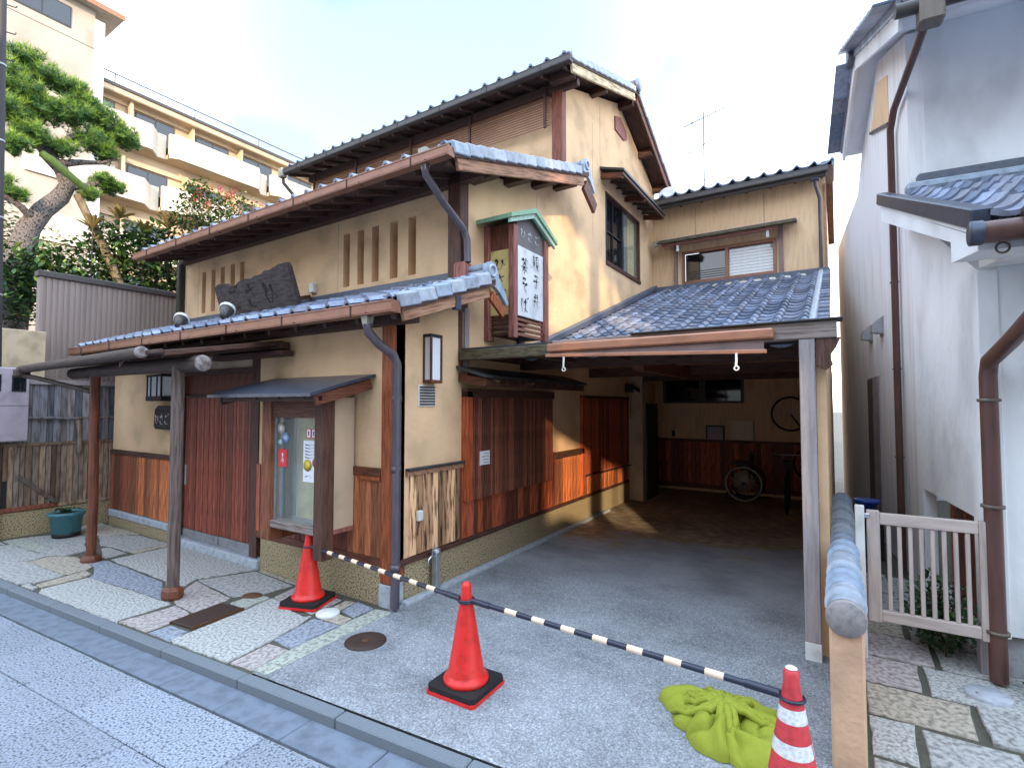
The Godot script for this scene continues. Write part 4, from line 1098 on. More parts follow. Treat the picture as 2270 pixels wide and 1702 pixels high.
	var q := thing("name_plaque", "rough dark stone plaque with three pale painted characters on the wall below the lantern", "plaque", Vector3(-4.42, 1.72, 0.0))
	obj("slab", extrude([Vector2(-0.24, -0.13), Vector2(-0.2, -0.165), Vector2(0.22, -0.17), Vector2(0.27, -0.12), Vector2(0.26, 0.1), Vector2(0.22, 0.15), Vector2(-0.12, 0.165), Vector2(-0.22, 0.11)], 2, 0.0, 0.09), M.old_board, q)
	for i in 3: obj("lettering", ink_mesh([glyph("hi"), glyph("sa"), glyph("go")][i], 0.13, 0.16, 0.016), M.white_ink, q, Transform3D(Basis(), Vector3(-0.15 + i * 0.14, -0.03, 0.093)))

func glyph(n: String) -> Array:
	match n:
		"hi": return [[[0.12, 0.22], [0.38, 0.16], [0.30, 0.40], [0.22, 0.68], [0.36, 0.88], [0.58, 0.86], [0.70, 0.6], [0.68, 0.22]], [[0.68, 0.22], [0.76, 0.45], [0.92, 0.62]]]
		"sa": return [[[0.15, 0.3], [0.5, 0.28], [0.85, 0.2]], [[0.45, 0.06], [0.58, 0.32], [0.72, 0.58]], [[0.22, 0.62], [0.25, 0.82], [0.5, 0.92], [0.75, 0.88]]]
		"go": return [[[0.22, 0.2], [0.5, 0.24], [0.75, 0.16]], [[0.2, 0.6], [0.24, 0.8], [0.5, 0.88], [0.8, 0.84]], [[0.8, 0.02], [0.87, 0.12]], [[0.92, -0.02], [0.98, 0.08]]]
		"oya": return [[[0.22, 0.05], [0.28, 0.13]], [[0.08, 0.17], [0.45, 0.14]], [[0.17, 0.2], [0.2, 0.3]], [[0.37, 0.18], [0.33, 0.3]], [[0.05, 0.35], [0.48, 0.32]], [[0.04, 0.5], [0.48, 0.47]], [[0.27, 0.35], [0.27, 0.95]], [[0.25, 0.55], [0.06, 0.8]], [[0.28, 0.55], [0.45, 0.72]], [[0.58, 0.1], [0.58, 0.6]], [[0.58, 0.1], [0.88, 0.08], [0.88, 0.6]], [[0.6, 0.26], [0.86, 0.25]], [[0.6, 0.42], [0.86, 0.41]], [[0.58, 0.58], [0.88, 0.57]], [[0.66, 0.6], [0.6, 0.8], [0.48, 0.95]], [[0.78, 0.6], [0.78, 0.9], [0.96, 0.88]]]
		"ko": return [[[0.25, 0.15], [0.75, 0.12], [0.52, 0.35]], [[0.52, 0.35], [0.58, 0.7], [0.52, 0.95], [0.38, 0.85]], [[0.1, 0.5], [0.9, 0.45]]]
		"don": return [[[0.15, 0.3], [0.85, 0.26]], [[0.08, 0.58], [0.92, 0.54]], [[0.35, 0.05], [0.33, 0.6], [0.15, 0.95]], [[0.66, 0.05], [0.66, 0.95]], [[0.47, 0.68], [0.53, 0.78]]]
		"cha": return [[[0.1, 0.18], [0.9, 0.15]], [[0.34, 0.05], [0.36, 0.28]], [[0.66, 0.03], [0.62, 0.28]], [[0.5, 0.28], [0.3, 0.5], [0.06, 0.62]], [[0.5, 0.28], [0.7, 0.48], [0.95, 0.58]], [[0.25, 0.62], [0.75, 0.6]], [[0.5, 0.5], [0.5, 0.95], [0.42, 0.9]], [[0.36, 0.7], [0.2, 0.86]], [[0.62, 0.7], [0.8, 0.84]]]
		"so": return [[[0.25, 0.12], [0.7, 0.1], [0.2, 0.45]], [[0.2, 0.45], [0.85, 0.4]], [[0.85, 0.4], [0.5, 0.55], [0.45, 0.78], [0.75, 0.93]]]
		"ba": return [[[0.14, 0.12], [0.1, 0.5], [0.16, 0.92]], [[0.38, 0.32], [0.82, 0.28]], [[0.62, 0.1], [0.64, 0.55], [0.6, 0.85], [0.42, 0.88], [0.4, 0.74], [0.6, 0.72], [0.85, 0.88]], [[0.84, 0.02], [0.9, 0.12]], [[0.94, -0.02], [1.0, 0.08]]]
	return []

func build_left_side() -> void:
	rng.seed = 500
	var f := thing("bamboo_fence", "weathered two-tier bamboo and board fence at the left end of the pavement", "fence", Vector3(-6.5, 0, 0))
	var z := -0.1
	while z < 2.4:
		var w := rng.randf_range(0.07, 0.11)
		bx("board", f, Vector3(-0.02, 1.33, z + 0.002), Vector3(rng.randf_range(0.004, 0.014), 2.2, z + w - 0.002), pick("grey_board", 4), 0.003)
		z += w
	z = -0.1
	while z < 2.4:
		var w := rng.randf_range(0.055, 0.085)
		var gap := rng.randf() < 0.06 and z > 0.6
		bx("bamboo_slat", f, Vector3(-0.015, (0.8 if gap else 0.38 + rng.randf() * 0.02), z + 0.003), Vector3(rng.randf_range(0.006, 0.02), 1.29, z + w - 0.002), pick("bamboo", 6), 0.006)
		z += w
	bx("backing", f, Vector3(-0.05, 0.36, -0.1), Vector3(-0.025, 2.2, 2.4), M.black, 0.0)
	bx("cap_rail", f, Vector3(-0.06, 2.2, -0.13), Vector3(0.06, 2.27, 2.4), M.grey_wood_v)
	bx("mid_rail", f, Vector3(-0.02, 1.29, -0.12), Vector3(0.035, 1.335, 2.4), M.bamboo2)
	bx("rail", f, Vector3(0.0, 1.68, -0.1), Vector3(0.025, 1.71, 2.4), M.bamboo4)
	bx("bottom_rail", f, Vector3(-0.02, 0.36, -0.12), Vector3(0.04, 0.41, 0.6), M.bamboo5)
	bx("bottom_rail", f, Vector3(-0.02, 0.36, 0.6), Vector3(0.05, 0.42, 2.4), M.lattice1)
	bx("end_post", f, Vector3(-0.04, 0.34, -0.15), Vector3(0.05, 2.25, -0.1), M.dark_wood_v)
	bar("loose_slat", f, Vector3(0.05, 0.85, 1.05), Vector3(0.06, 0.42, 0.62), 0.06, 0.02, M.bamboo1)
	obj("tied_bamboo", tube_mesh([Vector3(0.05, 1.14, 0.36), Vector3(0.05, 1.4, 0.37), Vector3(0.055, 1.66, 0.4)], 0.032, 10), M.bamboo4, f)
	obj("tied_bamboo", tube_mesh([Vector3(0.06, 1.68, 0.4), Vector3(0.05, 1.7, 0.75), Vector3(0.05, 1.7, 1.2)], 0.022, 8), M.grey_board1, f)
	bx("base_wall", f, Vector3(-0.12, -0.1, -0.14), Vector3(0.03, 0.35, 2.4), M.pebble, 0.01)
	var p := thing("plant_pot", "round teal plastic plant pot with a dark base by the bamboo fence", "plant pot", Vector3(-5.9, 0, 0.66))
	obj("pot", lathe_mesh([Vector2(0.0, 0.06), Vector2(0.165, 0.06), Vector2(0.19, 0.3), Vector2(0.215, 0.305), Vector2(0.22, 0.35), Vector2(0.195, 0.355), Vector2(0.185, 0.31), Vector2(0.0, 0.31)], 28), M.teal, p)
	obj("base", lathe_mesh([Vector2(0.0, 0.0), Vector2(0.16, 0.0), Vector2(0.168, 0.06), Vector2(0.0, 0.06)], 24), M.black, p)
	obj("soil", lathe_mesh([Vector2(0.185, 0.325), Vector2(0.1, 0.34), Vector2(0.0, 0.345)], 16), M.soil, p)
	leaves("leaf", p, Vector3(0, 0.36, 0), Vector3(0.14, 0.04, 0.14), 60, 0.06, 0.02, "leaf1", 1.0)
	var b := thing("utility_box", "mauve grey utility box with two small dark windows on the pole at the left edge", "utility box", Vector3(-6.33, 1.38, 1.4), 0.12)
	bx("case", b, Vector3(-0.14, 0.0, -0.36), Vector3(0.13, 1.04, 0.4), M.box_grey, 0.012)
	bx("seam", b, Vector3(0.125, 0.5, -0.355), Vector3(0.131, 0.508, 0.395), M.dark_gutter, 0.0)
	for zz in [-0.24, 0.03]:
		var w := bx("window", b, Vector3(0.12, 0.7, zz - 0.08), Vector3(0.138, 0.94, zz + 0.08), M.black, 0.004)
		bx("window_glass", w, Vector3(0.0, -0.1, -0.065), Vector3(0.011, 0.1, 0.065), M.glass_dark, 0.0)
	var pl := thing("dark_pole", "tall dark slim pole at the left edge carrying the utility box", "pole", Vector3(-6.42, -0.05, 1.3))
	obj("shaft", tube_mesh([Vector3(0, 0, 0), Vector3(0, 9.5, 0.17)], [0.055, 0.05], 12), M.pole_dark, pl)
	for y in [3.5, 4.6, 5.7, 6.8]: obj("band", lathe_mesh([Vector2(0.056, -0.015), Vector2(0.06, -0.01), Vector2(0.06, 0.01), Vector2(0.056, 0.015)], 12), M.steel, pl, Transform3D(Basis(), Vector3(0, y, 0.018 * y)))
	for y in [6.9, 7.3, 7.7]: obj("step_bolt", tube_mesh([Vector3(0.0, y, 0.12), Vector3(0.05, y, 0.0), Vector3(0.05, y + 0.03, -0.01)], 0.008, 6), M.pole_dark, pl)
	# neighbour's walls past the fence
	var nb := thing("ribbed_wall", "plain mauve grey ribbed wall with a dark coping left of the restaurant", "wall", Vector3(-7.2, 0, 0))
	bx("panel", nb, Vector3(-0.12, 0.0, -4.0), Vector3(-0.012, 3.96, 0.69), M.corrugated, 0.0)
	var zr := -4.0
	while zr < 0.66:
		bx("rib", nb, Vector3(-0.012, 2.0, zr), Vector3(0.002, 3.96, zr + 0.05), M.corrugated, 0.004)
		zr += 0.075
	bx("coping", nb, Vector3(-0.16, 3.96, -4.0), Vector3(0.04, 4.06, 0.74), M.dark_gutter, 0.01)
	bx("edge_trim", nb, Vector3(-0.14, 0.0, 0.665), Vector3(0.012, 3.96, 0.71), M.corrugated, 0.004)
	var bw := thing("plastered_wall", "stained beige plastered garden wall behind the pole and the utility box", "wall", Vector3(-7.0, 0, 0))
	bx("wall", bw, Vector3(-0.15, 0.0, 0.66), Vector3(0.0, 3.05, 2.6), M.beige_wall, 0.01)

# leaves scattered in an ellipsoid, as one MultiMesh
func leaf_mesh(l: float, w: float) -> ArrayMesh:
	var key := "leaf %.3f %.3f" % [l, w]
	if boxes.has(key): return boxes[key]
	var st := start()
	var a := Vector3.ZERO
	var t := Vector3(0, l * 0.1, l)
	for s in [-1.0, 1.0]:
		var m1 := Vector3(s * w, l * 0.12, l * 0.35)
		var m2 := Vector3(s * w * 0.8, l * 0.15, l * 0.7)
		tri(st, a, m1, Vector3(0, l * 0.05, l * 0.5), Vector3.UP)
		tri(st, m1, m2, Vector3(0, l * 0.05, l * 0.5), Vector3.UP)
		tri(st, m2, t, Vector3(0, l * 0.05, l * 0.5), Vector3.UP)
	var m := done(st)
	boxes[key] = m
	return m

func scatter(called: String, parent: Node, mesh: Mesh, m: Material, list: Array) -> void:
	var mm := MultiMesh.new()
	mm.transform_format = MultiMesh.TRANSFORM_3D
	mm.mesh = mesh
	mm.instance_count = list.size()
	for i in list.size(): mm.set_instance_transform(i, list[i])
	var o := MultiMeshInstance3D.new()
	o.multimesh = mm
	o.material_override = m
	put(o, called, parent)
	o.set_meta("kind", "stuff")

func leaf_list(c: Vector3, r: Vector3, n: int, shell := 0.5) -> Array:
	var out := []
	for i in n:
		var d := Vector3(rng.randfn(), rng.randfn(), rng.randfn()).normalized()
		var k := pow(rng.randf(), shell)
		var b := Basis.from_euler(Vector3(rng.randf_range(-0.9, 0.5), rng.randf() * TAU, rng.randf_range(-0.5, 0.5)))
		out.append(Transform3D(b.scaled(Vector3.ONE * rng.randf_range(0.7, 1.3)), c + d * r * k))
	return out

func leaves(called: String, parent: Node, c: Vector3, r: Vector3, n: int, l: float, w: float, key: String, shell := 0.5) -> void:
	scatter(called, parent, leaf_mesh(l, w), M[key], leaf_list(c, r, n, shell))

func build_white_house() -> void:
	rng.seed = 600
	var h := thing("white_house", "white plastered townhouse with a low tiled front roof and brown downpipes on the right", "house", Vector3(4.45, 0, -1.35), 0.096)
	obj("side_wall", extrude([Vector2(-1.9, 0.0), Vector2(-1.9, 5.86), Vector2(-3.4, 6.48), Vector2(-4.9, 5.85), Vector2(-5.4, 5.4), Vector2(-8.2, 5.3), Vector2(-8.2, 0.0)], 0, 0.0, 0.14), M.white_wall_worn, h)
	obj("bay_side_wall", extrude([Vector2(0.0, 0.3), Vector2(0.0, 2.86), Vector2(-1.9, 3.9), Vector2(-1.9, 0.0), Vector2(-1.72, 0.0), Vector2(-1.72, 1.06), Vector2(-0.27, 1.06), Vector2(-0.27, 0.3)], 0, -0.004, 0.1), M.white_wall, h)
	bx("bay_front_wall", h, Vector3(0.1, 0.3, -0.12), Vector3(5.5, 2.9, 0.0), M.white_wall, 0.0)
	bx("corner_pilaster", h, Vector3(-0.02, 0.28, -0.1), Vector3(0.1, 2.86, 0.012), M.white_wall, 0.006)
	bx("plinth", h, Vector3(-0.0, -0.1, -0.3), Vector3(5.5, 0.28, -0.06), M.conc, 0.01)
	bx("foot_post", h, Vector3(-0.06, -0.1, -0.1), Vector3(0.0, 0.28, -0.02), M.grey_wood_v)
	plank_row(h, 0, 0.2, 0.24, -1.72, -0.27, 0.05, 1.1, 0.12, "red_plank", 5)
	bx("upper_front_wall", h, Vector3(0.14, 3.4, -2.02), Vector3(5.5, 5.95, -1.9), M.white_wall, 0.0)
	bx("right_wall", h, Vector3(5.4, 0.0, -8.2), Vector3(5.5, 5.6, -0.12), M.white_wall, 0.0)
	bx("back_wall", h, Vector3(0.0, 0.0, -8.3), Vector3(5.5, 5.3, -8.2), M.white_wall, 0.0)
	bx("doorway", h, Vector3(-0.012, 0.0, -4.8), Vector3(0.0, 2.3, -3.9), M.box_grey, 0.0)
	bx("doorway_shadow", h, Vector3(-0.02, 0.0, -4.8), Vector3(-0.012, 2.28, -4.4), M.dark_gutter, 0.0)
	for z in [-3.6, -4.45]:
		var hood := obj("vent_hood", extrude([Vector2(0.0, -0.1), Vector2(0.0, 0.1), Vector2(-0.05, 0.1), Vector2(-0.12, 0.03), Vector2(-0.13, -0.08)], 2, -0.08, 0.08), M.steel, h, Transform3D(Basis(), Vector3(0.0, 2.95, z)))
		bx("flange", hood, Vector3(-0.012, -0.13, -0.12), Vector3(0.0, 0.13, 0.12), M.steel, 0.004)
	obj("gable_opening", extrude([Vector2(-2.8, 5.35), Vector2(-2.8, 5.95), Vector2(-3.4, 6.2), Vector2(-3.95, 5.8)], 0, -0.01, 0.0), M.siding, h)
	bar("opening_sill", h, Vector3(-0.015, 5.33, -2.78), Vector3(-0.015, 5.78, -3.97), 0.04, 0.03, M.dark_gutter)
	# low front roof
	var r := deck(h, "front_roof", -0.27, 5.6, 0.95, 2.92, -1.85, 4.06, M.white_wall)
	tiles_on(r, -0.22, 3.78, 0.97, 2.94, -1.85, 4.08, 0.27, 0.24)
	bar("verge_cap", r, Vector3(-0.25, 2.97, 0.96), Vector3(-0.25, 4.11, -1.86), 0.12, 0.1, M.tin, 0.01)
	obj("verge_board", extrude([Vector2(0.93, 2.87), Vector2(0.93, 2.79), Vector2(0.44, 2.84), Vector2(0.44, 2.98), Vector2(-1.85, 3.86), Vector2(-1.85, 4.02)], 0, -0.262, -0.002), M.white_wall, h)
	obj("eave_box", extrude([Vector2(0.925, 2.875), Vector2(0.925, 2.79), Vector2(0.42, 2.84), Vector2(0.01, 2.88), Vector2(0.01, 3.2)], 0, 0.0, 5.5), M.white_wall, h)
	bx("top_flashing", r, Vector3(-0.05, 4.12, -1.9), Vector3(5.5, 4.2, -1.74), M.light_tile1, 0.02)
	bx("top_flashing", r, Vector3(0.05, 4.2, -1.9), Vector3(5.5, 4.3, -1.8), M.noshi, 0.02)
	obj("gutter", tube_mesh([Vector3(-0.3, 2.87, 1.02), Vector3(5.6, 2.87, 1.02)], 0.062, 14), M.pipe_brown, h)
	obj("gutter_end", lathe_mesh([Vector2(0, 0.02), Vector2(0.07, 0.02), Vector2(0.07, -0.03)], 16), M.tin, h, Transform3D(Basis(Vector3.BACK, PI / 2), Vector3(-0.3, 2.87, 1.02)))
	bx("rain_hopper", h, Vector3(-0.07, 2.55, 0.93), Vector3(0.13, 2.98, 1.11), M.pipe_grey, 0.02)
	bx("hopper_rim", h, Vector3(-0.09, 2.95, 0.91), Vector3(0.15, 3.0, 1.13), M.dark_gutter, 0.015)
	obj("gutter_hook", torus_mesh(0.03, 0.006, 14, 6), M.pipe_grey, h, Transform3D(Basis(Vector3.RIGHT, PI / 2), Vector3(-0.16, 2.79, 0.95)))
	obj("downpipe", tube_mesh([Vector3(0.02, 2.6, 1.02), Vector3(0.015, 2.48, 0.98), Vector3(0.0, 2.3, 0.5), Vector3(0.0, 2.2, 0.14), Vector3(0.0, 2.1, 0.1), Vector3(0.0, 0.9, 0.1), Vector3(0.0, 0.02, 0.1)], 0.05, 14), M.pipe_brown, h)
	for y in [1.93, 1.2, 0.35]: obj("pipe_band", lathe_mesh([Vector2(0.051, -0.012), Vector2(0.066, -0.01), Vector2(0.066, 0.01), Vector2(0.051, 0.012)], 14), M.pipe_grey, h, Transform3D(Basis(), Vector3(0.0, y, 0.1)))
	# upper roof
	var u := deck(h, "top_roof", -0.26, 5.7, -0.8, 5.44, -3.4, 6.62, M.white_wall)
	deck(u, "back_slope", -0.26, 5.7, -4.9, 5.94, -3.4, 6.62, M.white_wall)
	tiles_on(u, -0.24, 5.7, -0.78, 5.46, -3.4, 6.64, 0.29, 0.25, 2)
	verge(u, -0.26, -0.8, 5.46, -3.4, 6.64, 0.25, "tile", 4, 0.1)
	verge(u, -0.26, -4.9, 5.95, -3.4, 6.63, 0.25, "tile", 4, 0.05)
	bar("barge_board", u, Vector3(-0.24, 5.36, -0.85), Vector3(-0.24, 6.5, -3.36), 0.14, 0.04, M.white_wall)
	bar("barge_board", u, Vector3(-0.24, 5.87, -4.88), Vector3(-0.24, 6.5, -3.44), 0.14, 0.04, M.white_wall)
	bx("ridge", u, Vector3(-0.28, 6.6, -3.5), Vector3(5.7, 6.8, -3.3), M.noshi, 0.03)
	bx("ridge_end", u, Vector3(-0.34, 6.55, -3.55), Vector3(-0.26, 6.84, -3.25), M.noshi, 0.02)
	obj("gutter", tube_mesh([Vector3(-0.3, 5.4, -0.74), Vector3(5.6, 5.4, -0.74)], 0.06, 12), M.dark_gutter, h)
	bx("rain_hopper", h, Vector3(-0.14, 5.2, -0.82), Vector3(0.04, 5.48, -0.66), M.pipe_grey, 0.02)
	obj("downpipe", tube_mesh([Vector3(-0.06, 5.35, -0.75), Vector3(-0.06, 5.3, -0.85), Vector3(-0.06, 5.22, -2.2), Vector3(-0.06, 5.08, -2.42), Vector3(-0.06, 2.0, -2.44), Vector3(-0.06, 0.05, -2.44)], 0.036, 12), M.pipe_brown, h)
	for y in [4.3, 3.3, 2.3, 1.3]: obj("pipe_band", tube_mesh([Vector3(-0.06, y, -2.44), Vector3(-0.06, y + 0.012, -2.44)], 0.046, 12), M.dark_gutter, h)

func build_right_wall_and_gate() -> void:
	rng.seed = 700
	var w := thing("boundary_wall", "low peach plastered wall capped with a row of grey round tiles beside the carport post", "wall", Vector3(3.585, 0, 0))
	bx("wall", w, Vector3(-0.078, -0.12, -3.5), Vector3(0.078, 0.775, 0.3), mat("peach", c8(214, 174, 142), 0.92, "soft", Vector3(0.6, 0.6, 0.6), "fine_n", 0.3), 0.012)
	var cap := tube_mesh([Vector3(0, 0.0, -0.02), Vector3(0, 0.0, 0.185), Vector3(0, 0.004, 0.205)], [0.078, 0.096, 0.101], 22)
	for i in 19:
		obj("cap_tile", cap, pick("light_tile", 3), w, Transform3D(Basis(Vector3.RIGHT, rng.randf_range(-0.01, 0.01)), Vector3(rng.randf_range(-0.002, 0.002), 0.79, 0.1 - 0.2 * (i + 0.9))))
	obj("cap_tile", tube_mesh([Vector3(0, 0.79, -0.12), Vector3(0, 0.79, 0.3)], [0.082, 0.088], 22), M.light_tile0, w)
	obj("end_disc", lathe_mesh([Vector2(0, 0.02), Vector2(0.088, 0.02), Vector2(0.094, 0.014), Vector2(0.094, -0.02), Vector2(0, -0.02)], 28), mat("disc", c8(150, 144, 142), 0.6, "tile", Vector3(2, 2, 2), "fine_n", 0.2), w, Transform3D(Basis(Vector3.RIGHT, PI / 2), Vector3(0, 0.79, 0.31)))
	var g := thing("slatted_gate", "pale timber slatted garden gate between the low wall and the white house", "gate", Vector3(3.72, 0, -1.25))
	bx("white_post", g, Vector3(-0.055, -0.02, -0.03), Vector3(0.005, 1.13, 0.03), M.white_paint, 0.004)
	bx("stile", g, Vector3(0.018, 0.275, -0.03), Vector3(0.1, 1.1, 0.02), M.gate_wood_v, 0.005)
	bx("stile", g, Vector3(0.66, 0.275, -0.03), Vector3(0.73, 1.09, 0.02), M.gate_wood_v, 0.005)
	bx("rail", g, Vector3(0.1, 1.0, -0.025), Vector3(0.66, 1.085, 0.015), M.gate_wood_x, 0.005)
	bx("rail", g, Vector3(0.1, 0.285, -0.025), Vector3(0.66, 0.365, 0.015), M.gate_wood_x, 0.005)
	for i in 8: bx("slat", g, Vector3(0.14 + i * 0.064, 0.365, -0.018), Vector3(0.167 + i * 0.064, 1.0, 0.004), M.gate_wood_v, 0.004)
	bx("latch", g, Vector3(0.005, 1.04, -0.02), Vector3(0.04, 1.075, 0.025), M.chrome, 0.003)
	var bk := thing("blue_bucket", "blue plastic bucket on a dark crate in the passage behind the gate", "bucket", Vector3(3.86, 0.0, -4.4))
	obj("bucket", lathe_mesh([Vector2(0, 0.48), Vector2(0.09, 0.48), Vector2(0.115, 0.66), Vector2(0.14, 0.665), Vector2(0.14, 0.7), Vector2(0.115, 0.7), Vector2(0.0, 0.69)], 20), mat("blue_plastic", c8(30, 70, 170), 0.4), bk)
	bx("crate", bk, Vector3(-0.16, 0.0, -0.15), Vector3(0.16, 0.475, 0.15), M.black, 0.01)
	var sh := thing("low_shrub", "dark green low shrub growing behind the slatted gate", "shrub", Vector3(4.22, 0, -1.75))
	leaves("foliage", sh, Vector3(0, 0.25, 0), Vector3(0.24, 0.3, 0.42), 700, 0.05, 0.016, "leaf1")
	leaves("foliage", sh, Vector3(0, 0.3, 0), Vector3(0.22, 0.28, 0.4), 200, 0.05, 0.016, "leaf0")
	for i in 6: obj("stem", tube_mesh([Vector3(0, 0, 0.1 * i - 0.3), Vector3(rng.randf_range(-0.1, 0.1), 0.4, 0.1 * i - 0.3)], 0.006, 5), M.log_dark, sh)
	var s2 := thing("weeds", "straggly green weeds at the foot of the white house beside its downpipe", "weeds", Vector3(4.75, 0, -1.15))
	leaves("foliage", s2, Vector3(0.1, 0.1, 0.02), Vector3(0.3, 0.16, 0.14), 420, 0.05, 0.014, "leaf1")
	leaves("foliage", s2, Vector3(0.1, 0.16, 0.02), Vector3(0.26, 0.16, 0.12), 120, 0.05, 0.014, "leaf0")
	var dsc := thing("concrete_drain_cover", "round pale concrete drain lid in the paving by the white house", "drain cover", Vector3(4.36, 0.008, -1.02))
	obj("lid", lathe_mesh([Vector2(0, 0.012), Vector2(0.115, 0.012), Vector2(0.12, 0.006), Vector2(0.12, -0.02)], 28), M.conc_light, dsc)
	obj("finger_hole", lathe_mesh([Vector2(0, 0.001), Vector2(0.008, 0.0)], 8), M.black, dsc, Transform3D(Basis(), Vector3(-0.06, 0.0135, 0.03)))

# far points were surveyed on a plane 18 m away; the real building stands 1.42 times as far
func far_y(y: float) -> float: return 1.9 + 1.42 * (y - 1.9)
func far_z(z: float) -> float: return 3.53 + 1.42 * (z - 3.53)

func build_hotel() -> void:
	var h := thing("apartment_block", "long cream apartment block with bowed sunlit balconies behind the trees", "apartment block", Vector3(-27.0, 0, 0))
	bx("wall", h, Vector3(-10.0, 0.0, -34.0), Vector3(-0.35, 17.6, -6.0), M.hotel, 0.0)
	bx("roof_slab", h, Vector3(-10.5, 17.55, -34.5), Vector3(0.35, 17.95, -5.9), M.hotel, 0.05)
	bx("roof_edge", h, Vector3(0.33, 17.85, -34.5), Vector3(0.42, 18.0, -5.9), M.dark_gutter, 0.0)
	var rl := obj("roof_railing", tube_mesh([Vector3(0.2, 18.55, -34), Vector3(0.2, 18.55, -5.9)], 0.03, 6), M.dark_gutter, h)
	for i in 8: obj("rail_post", tube_mesh([Vector3(0.2, 17.95, -7.0 - i * 3.8), Vector3(0.2, 18.55, -7.0 - i * 3.8)], 0.025, 6), M.dark_gutter, rl)
	for lv in 5:
		var top: float = 16.45 - 2.95 * lv
		var bot := top - 1.3
		var off: float = [0.0, 0.6, 0.6, 0.6, 0.6][lv]
		for k in 5:
			var z0 := -3.6 - 5.8 * k + off * 0.5
			var outl := [Vector2(0.55, z0), Vector2(0.8, z0 - 0.4), Vector2(0.8, z0 - 4.9), Vector2(0.15, z0 - 5.4), Vector2(0.15, z0 - 5.8)]
			var inn := []
			for q in outl: inn.append(q - Vector2(0.14, 0))
			inn.reverse()
			obj("balcony_parapet", extrude(outl + inn, 1, bot, top), M.hotel_parapet, h)
			obj("balcony_slab", extrude([Vector2(-0.92, z0), Vector2(0.5, z0), Vector2(0.7, z0 - 0.4), Vector2(0.7, z0 - 4.9), Vector2(0.1, z0 - 5.4), Vector2(0.1, z0 - 5.8), Vector2(-0.92, z0 - 5.8)], 1, bot - 0.02, bot + 0.2), M.hotel, h)
			for zf in [z0 - 4.2, z0 - 1.4]: bx("fin_wall", h, Vector3(-0.4, top - 0.9, zf - 0.07), Vector3(0.1, top + 1.1, zf + 0.07), M.hotel, 0.0)
			for zw in [z0 - 1.6, z0 - 4.4]:
				var w := bx("window", h, Vector3(-0.36, top - 1.0, zw - 2.0), Vector3(-0.31, top + 0.85, zw - 0.1), M.dark_gutter, 0.0)
				for p in [-0.9, 0.03]: bx("pane", w, Vector3(0.024, -0.86, p), Vector3(0.034, 0.86, p + 0.86), M.glass_dark, 0.0)
			if k < 3: bx("air_unit", h, Vector3(-0.34, top - 0.2, z0 - 3.95), Vector3(-0.1, top + 0.5, z0 - 3.7), M.hotel_parapet, 0.02)
			bx("header", h, Vector3(-0.4, top + 0.9, z0 - 5.8), Vector3(-0.2, top + 1.15, z0), M.hotel, 0.0)
	var t := thing("stair_tower", "tall beige tower block with a wide eave behind the pine at the upper left", "tower block", Vector3(-26.3, 0, 0))
	bx("wall", t, Vector3(-8.0, 0.0, -5.95), Vector3(0.0, 20.9, 14.0), M.tower, 0.0)
	bx("corner_strip", t, Vector3(-0.5, 0.0, -6.35), Vector3(0.02, 20.5, -5.95), M.white_wall, 0.0)
	bx("eave", t, Vector3(-8.6, 20.9, -7.0), Vector3(0.45, 21.05, 15.0), M.tower, 0.04)
	bx("eave_edge", t, Vector3(0.45, 20.86, -7.0), Vector3(0.5, 21.1, 15.0), M.verge_wood, 0.0)
	bx("panel_joint", t, Vector3(0.0, 19.0, -5.95), Vector3(0.006, 19.03, 14.0), M.dark_gutter, 0.0)
	for z in [-2.0, 0.5]: bx("panel_joint", t, Vector3(0.0, 10.0, z), Vector3(0.006, 19.0, z + 0.03), M.corrugated, 0.0)
	for z in [-5.05, -2.9]:
		var w := bx("window", t, Vector3(0.0, 19.45, z), Vector3(0.03, 20.45, z + 2.1), M.tin_dark, 0.0)
		for p in [-1.0, 0.03]: bx("pane", w, Vector3(0.015, -0.44, p), Vector3(0.022, 0.44, p + 0.96), M.glass_dark, 0.0)

func tuft_mesh(l: float) -> ArrayMesh:
	var st := start()
	var r2 := RandomNumberGenerator.new()
	r2.seed = 4
	for i in 22:
		var d := Vector3(r2.randfn() * 0.8, abs(r2.randfn()) * 0.8 + 0.25, r2.randfn() * 0.8).normalized()
		var s := d.cross(Vector3(r2.randfn(), r2.randfn(), r2.randfn())).normalized() * 0.0055
		var L := l * r2.randf_range(0.7, 1.1)
		tri(st, s, -s, d * L, d.cross(s))
	return done(st)

